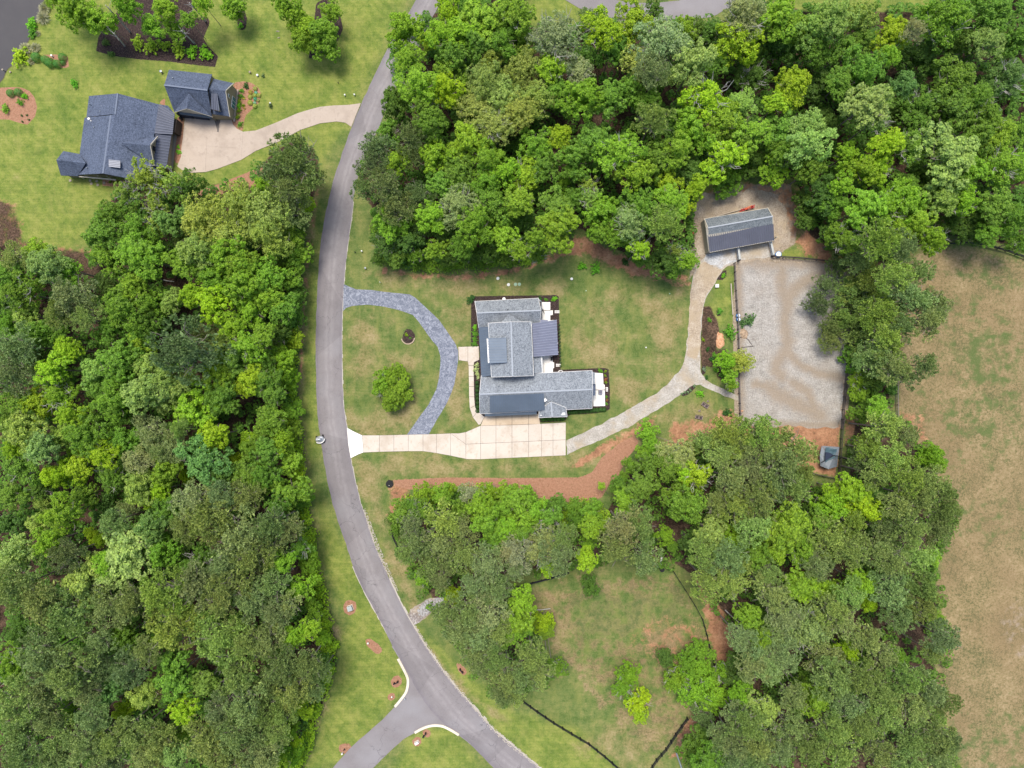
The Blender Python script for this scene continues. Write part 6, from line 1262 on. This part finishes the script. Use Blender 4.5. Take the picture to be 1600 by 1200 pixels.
# lids, valves and posts of the yards
def lid(x, y, rr, label, mat='lid', group=None, name='septic_lid', cat='lid'):
    p = W(x, y); r = empty(name, p, label, cat, group); MB().lathe(p, [(rr, -.05), (rr, .12), (rr * .9, .16)], 18).build('rim', M[mat], r); MB().lathe(p + Vector((0, 0, .16)), [(rr * .75, 0), (rr * .7, .04), (.04, .06)], 18).build('cover', M[mat], r)
lid(778, 435, .34, 'oval white lid nearest the loop drive', group='round lids on the upper lawn'); lid(794.5, 444.8, .34, 'white lid second from the loop drive', group='round lids on the upper lawn'); lid(805.5, 444.3, .36, 'left of the twin greenish lids', 'greenlid', 'round lids on the upper lawn'); lid(811.5, 444.2, .36, 'right of the twin greenish lids', 'greenlid', 'round lids on the upper lawn')
def post(x, y, h, rr, mat, label, name='marker_post', cat='post', group=None, cap=True):
    rr *= .72; p = W(x, y); r = empty(name, p, label, cat, group); MB().tube([p - Vector((0, 0, .1)), p + Vector((0, 0, h))], rr, 8).build('shaft', M[mat], r)
    if cap: MB().lathe(p + Vector((0, 0, h)), [(rr * 1.5, 0), (rr * 1.5, .08), (rr * .4, .14)], 10).build('cap', M[mat], r)
post(566, 393, .7, .16, 'lid', 'white marker beside the road above the loop drive'); post(555.5, 394.5, .5, .12, 'blackfence', 'dark marker closest to the road above the loop drive'); post(571.5, 419.5, .6, .2, 'steel', 'grey meter cover on the verge above the loop drive', 'meter_cover', 'cover'); post(595, 442, 1.2, .08, 'lid', 'thin white post just above the loop drive'); post(539.5, 149.5, .5, .16, 'lid', 'left white marker above the pink drive mouth'); post(554.5, 149, .5, .16, 'lid', 'right white marker above the pink drive mouth'); post(529, 130, .4, .1, 'blackfence', 'dark peg on the lawn above the pink drive')
post(893, 436, .35, .28, 'lid', 'pale rock-like cover on the lawn below the wood', 'meter_cover', 'cover'); post(1009, 543, .3, .14, 'lid', 'white speck-like marker on the right lawn'); post(915.5, 454.5, .25, .12, 'greenlid', 'yellowish marker on the upper lawn'); post(1046, 459, .25, .12, 'greenlid', 'greenish marker on the lawn near the gravel drive'); post(403, 118.5, .4, .22, 'lid', 'white ornament on the lawn above the flower bed', 'ornament', 'ornament'); post(391.5, 114, .5, .2, 'stone', 'round stone-coloured ornament above the flower bed', 'ornament', 'ornament'); post(253.5, 113.5, .7, .26, 'steel', 'grey round lamp left of the garage roof', 'garden_lamp', 'lamp'); post(284, 186, .6, .35, 'rubber', 'black pot at the inner corner of the pink court', 'plant_pot', 'pot'); post(6.5, 110.5, .5, .2, 'stone', 'pale post at the lower pond edge'); post(83, 88.5, .6, .2, 'lid', 'white ornament in the small pond bed', 'ornament', 'ornament'); post(17, 113, .2, .2, 'stone', 'brown stone near the lower pond edge', 'garden_stone', 'stone'); post(423, 162, .4, .14, 'lid', 'white blossom-like ornament on the dark lawn plant', 'ornament', 'ornament')
for i, (x, y) in enumerate(((434, 49), (435, 59))): o = mound(x, y, .45, .16, .15, M['stone'], ('upper', 'lower')[i] + ' pale flat stone on the top lawn', 'flat_stone'); o['category'] = 'stone'
# patio things
p = W(937.5, 612.3, 0); r = empty('patio_heater_box', p, 'grey-purple square unit on the east patio', 'unit'); MB().box(p + Vector((0, 0, .55)), (.8, .95, .8)).build('casing', plain('unit_grey', (.17, .165, .2), .5), r); MB().lathe(p + Vector((0, 0, .96)), [(.32, 0), (.32, .03), (.06, .05)], 14).build('fan_grille', plain('unit_dark', (.1, .1, .12), .5), r)
p = W(861.5, 560.5, 0); r = empty('grill', p, 'small dark grill at the corner of the middle patio', 'grill'); MB().box(p + Vector((0, 0, .5)), (.35, .8, .7)).build('cart', M['black'], r); MB().box(p + Vector((0, 0, .95)), (.38, .7, .2)).build('hood', M['rubber'], r)
a, b = W(846.5, 479.5, .5), W(851, 490.5, .5); r = empty('folded_parasol', a * Vector((1, 1, 0)) if False else Vector((a.x, a.y, 0)), 'folded grey parasol lying across the north patio', 'parasol'); MB().tube([a, b], .05, 6).build('pole', M['steel'], r); MB().tube([a.lerp(b, .35), a.lerp(b, .95)], .14, 8, .05).build('canopy', M['wood'], r)
for x0, y0, nx, ny, l in ((867.5, 486, 4, 2, 'stepping pavers beside the north patio'), (869.5, 569.5, 4, 2, 'stepping pavers beside the middle patio'), (947.2, 606, 2, 3, 'stepping pavers beside the east patio')):
    r = empty('paver_path', W(x0, y0), 'cream ' + l, 'pavers')
    for i in range(nx):
        for j in range(ny): MB().box(W(x0 + i * 1.9, y0 + j * 2.4) + Vector((0, 0, .03)), (.2, .27, .1), .04).build('paver', cmw, r)
for i, (x, y) in enumerate(((141, 282), (143, 287), (151.5, 283), (153, 289), (163, 286), (110, 282))):
    o = single('stepping_stone', MB().prism(ccw([W(x + 3 * math.cos(t) * (.7 + .3 * ((k * 7) % 3) / 2), y + 2.2 * math.sin(t)) for k, t in enumerate([j * 2 * math.pi / 6 for j in range(6)])]), -.05, .1), M['stone'], ('upper left', 'lower left', 'upper middle', 'lower middle', 'right hand', 'leftmost')[i] + ' stepping stone below the blue house', 'stone', 'stepping stones below the blue house')
# utility cabinet and the bits in the little mulch beds
def cabinet(x, y, w, d, h, deg, mat, label):
    p = W(x, y); a = math.radians(deg); r = empty('utility_box', p, label, 'utility box', 'boxes in mulch circles'); MB().box(p + Vector((0, 0, h / 2)), (w, d, h), a).build('housing', M[mat], r); MB().box(p + Vector((0, 0, h + .03)), (w + .1, d + .1, .07), a).build('lid', M[mat], r); MB().box(p + Vector((0, 0, .03)), (w + .3, d + .3, .1), a).build('pad', cm, r)
cabinet(547.5, 949.5, .95, .95, .8, 18, 'utility', 'square pale green utility box in the orange circle by the road'); cabinet(651.5, 1159.5, .75, .42, .6, 30, 'white', 'white box in the mulch patch inside the road fork')
def signlet(x, y, deg, label, mat='black'):
    p = W(x, y); a = math.radians(deg); r = empty('low_sign', p, label, 'sign', 'dark little signs in mulch beds'); d = Vector((math.cos(a), math.sin(a), 0))
    MB().box(p + Vector((0, 0, .75)), (1.05, .14, .35), a).build('board', M[mat], r)
    for s_ in (-.42, .42): MB().box(p + d * s_ + Vector((0, 0, .45)), (.26, .26, .9), a).build('post', M[mat], r)
signlet(619, 1065.5, 25, 'black low sign in the mulch oval above the curved kerb'); signlet(721, 1047, -50, 'black low sign in the mulch oval right of the road'); signlet(663.5, 1147, 55, 'black low sign in the mulch patch below the lower kerb')
post(612.5, 1088, .35, .16, 'white', 'pale ground light in the small round mulch spot', 'ground_light', 'light'); post(575.5, 1004, .5, .18, 'white', 'small pale light at the head of the bean-shaped mulch bed', 'ground_light', 'light'); post(535.5, 1175.5, .7, .18, 'white', 'white marker at the foot of the mulch circle by the lower road'); post(538.5, 1170, .5, .15, 'black', 'black marker in the mulch circle by the lower road')
post(633, 1091, .5, .16, 'steel', 'grey drain marker at the upper curved kerb', 'drain_marker', 'marker')
p = W(609, 756); r = empty('round_planter', p, 'black round planter with white spike at the end of the straw strip', 'planter'); MB().lathe(p, [(.75, 0), (.82, .3), (.75, .32)], 18).build('tub', M['rubber'], r); MB().tube([p + Vector((-.1, -.3, .3)), p + Vector((0, -.2, .9))], .07, 6).build('spike', M['white'], r)
# edging stones round the lawn bed
r = empty('bed_edging', W(637, 527), 'pale curved stone edging round the dark lawn bed', 'edging')
for k, t in enumerate([math.pi * (1.12 + .8 * i / 9) for i in range(10)]): MB().box(W(637.5 + 10.2 * math.cos(t), 527 - 10.5 * math.sin(t)) + Vector((0, 0, .06)), (.42, .2, .2), t + math.pi / 2).build('edging_stone', plain('pale_edging', (.36, .28, .2), .9), r)
# white pipe and round grey tank at the paddock gate
single('white_pipe', MB().tube([W(1034, 868, .4), W(1032.5, 883, .2)], .2, 10), M['white'], 'white pipe ending at the round grey tank', 'pipe')
p = W(1034, 889.5); r = empty('round_tank', p, 'round grey stock tank at the top of the lower paddock', 'tank'); MB().lathe(p, [(.5, 0), (.52, .5), (.46, .52)], 18).build('wall', M['rubber'], r); MB().lathe(p + Vector((0, 0, .45)), [(.42, 0), (.4, .05)], 18).build('water', M['steel'], r)
single('grey_pole', MB().tube([W(1056, 1174, .5), W(1066, 1203, .3)], .15, 8), M['steel'], 'grey pole sticking out of the trees at the bottom edge', 'pole')
for i, (a, b, l) in enumerate((((832, 953), (860, 951), 'bare pole lying at the upper left of the paddock'), ((1133, 953), (1155, 973), 'fallen grey trunk on the litter right of the paddock'), ((867, 808), (873, 829), 'leaning dead stub above the lower wood'), ((1205, 280), (1228, 255), 'fallen pale log above the barn yard'), ((37, 433), (66, 440), 'upper pale fallen trunk in the wood at the left'), ((45, 461), (70, 465), 'lower pale fallen trunk in the wood at the left'), ((250, 436), (272, 440), 'fallen pale trunk in the soil gap of the wood'))):
    single('fallen_log', MB().tube([W(*a, .6), W((a[0] + b[0]) / 2, (a[1] + b[1]) / 2 + .8, .9), W(*b, 1.6)], .14, 7, .1), palebark, l, 'log', 'fallen logs')
# stones of the washout and a few field stones
def rocks(name, poly, n, s0, s1, seed, mat, label):
    R = random.Random(seed); b = MB(); w = [W(*q) for q in poly]; lo = (min(p.x for p in w), min(p.y for p in w)); hi = (max(p.x for p in w), max(p.y for p in w)); k = 0
    while k < n:
        x, y = R.uniform(lo[0], hi[0]), R.uniform(lo[1], hi[1])
        if sdf(poly, np.array([x]), np.array([y]))[0] < .15: continue
        s = R.uniform(s0, s1); m = 6; c = Vector((x, y, .03)); a0 = R.uniform(0, 6)
        b.hexa([c + Vector((s * math.cos(a0 + t * 2 * math.pi / m) * R.uniform(.7, 1), s * math.sin(a0 + t * 2 * math.pi / m) * R.uniform(.7, 1), 0)) for t in range(m)], [c + Vector((.6 * s * math.cos(a0 + t * 2 * math.pi / m), .6 * s * math.sin(a0 + t * 2 * math.pi / m), s * .8)) for t in range(m)]); k += 1
    o = b.build(name, mat); tag(o, label, 'rocks', kind='stuff'); return o
rocks('washout_rocks', P("650,952 664,938 690,932 700,936 690,946 672,958 655,968"), 260, .12, .34, 4, plain('pale_rock', (.3, .29, .28), .9, scale=5), 'pale broken rocks filling the washout beside the road')
rocks('edge_gravel', P("572,793 580,815 592,848 604,876 616,905 625,925 619,926 606,900 594,876 582,848 572,815 566,795"), 500, .06, .16, 5, plain('edge_rock', (.38, .34, .28), .9, scale=5), 'pale crumbled gravel along the right edge of the road')
rocks('edge_gravel', P("650,975 668,1004 692,1040 718,1072 745,1104 775,1138 802,1160 846,1198 841,1202 797,1168 768,1143 740,1110 714,1080 688,1047 663,1010 645,980"), 900, .05, .14, 6, plain('edge_rock', (.38, .34, .28), .9), 'pale crumbled gravel along the right edge of the lower road')
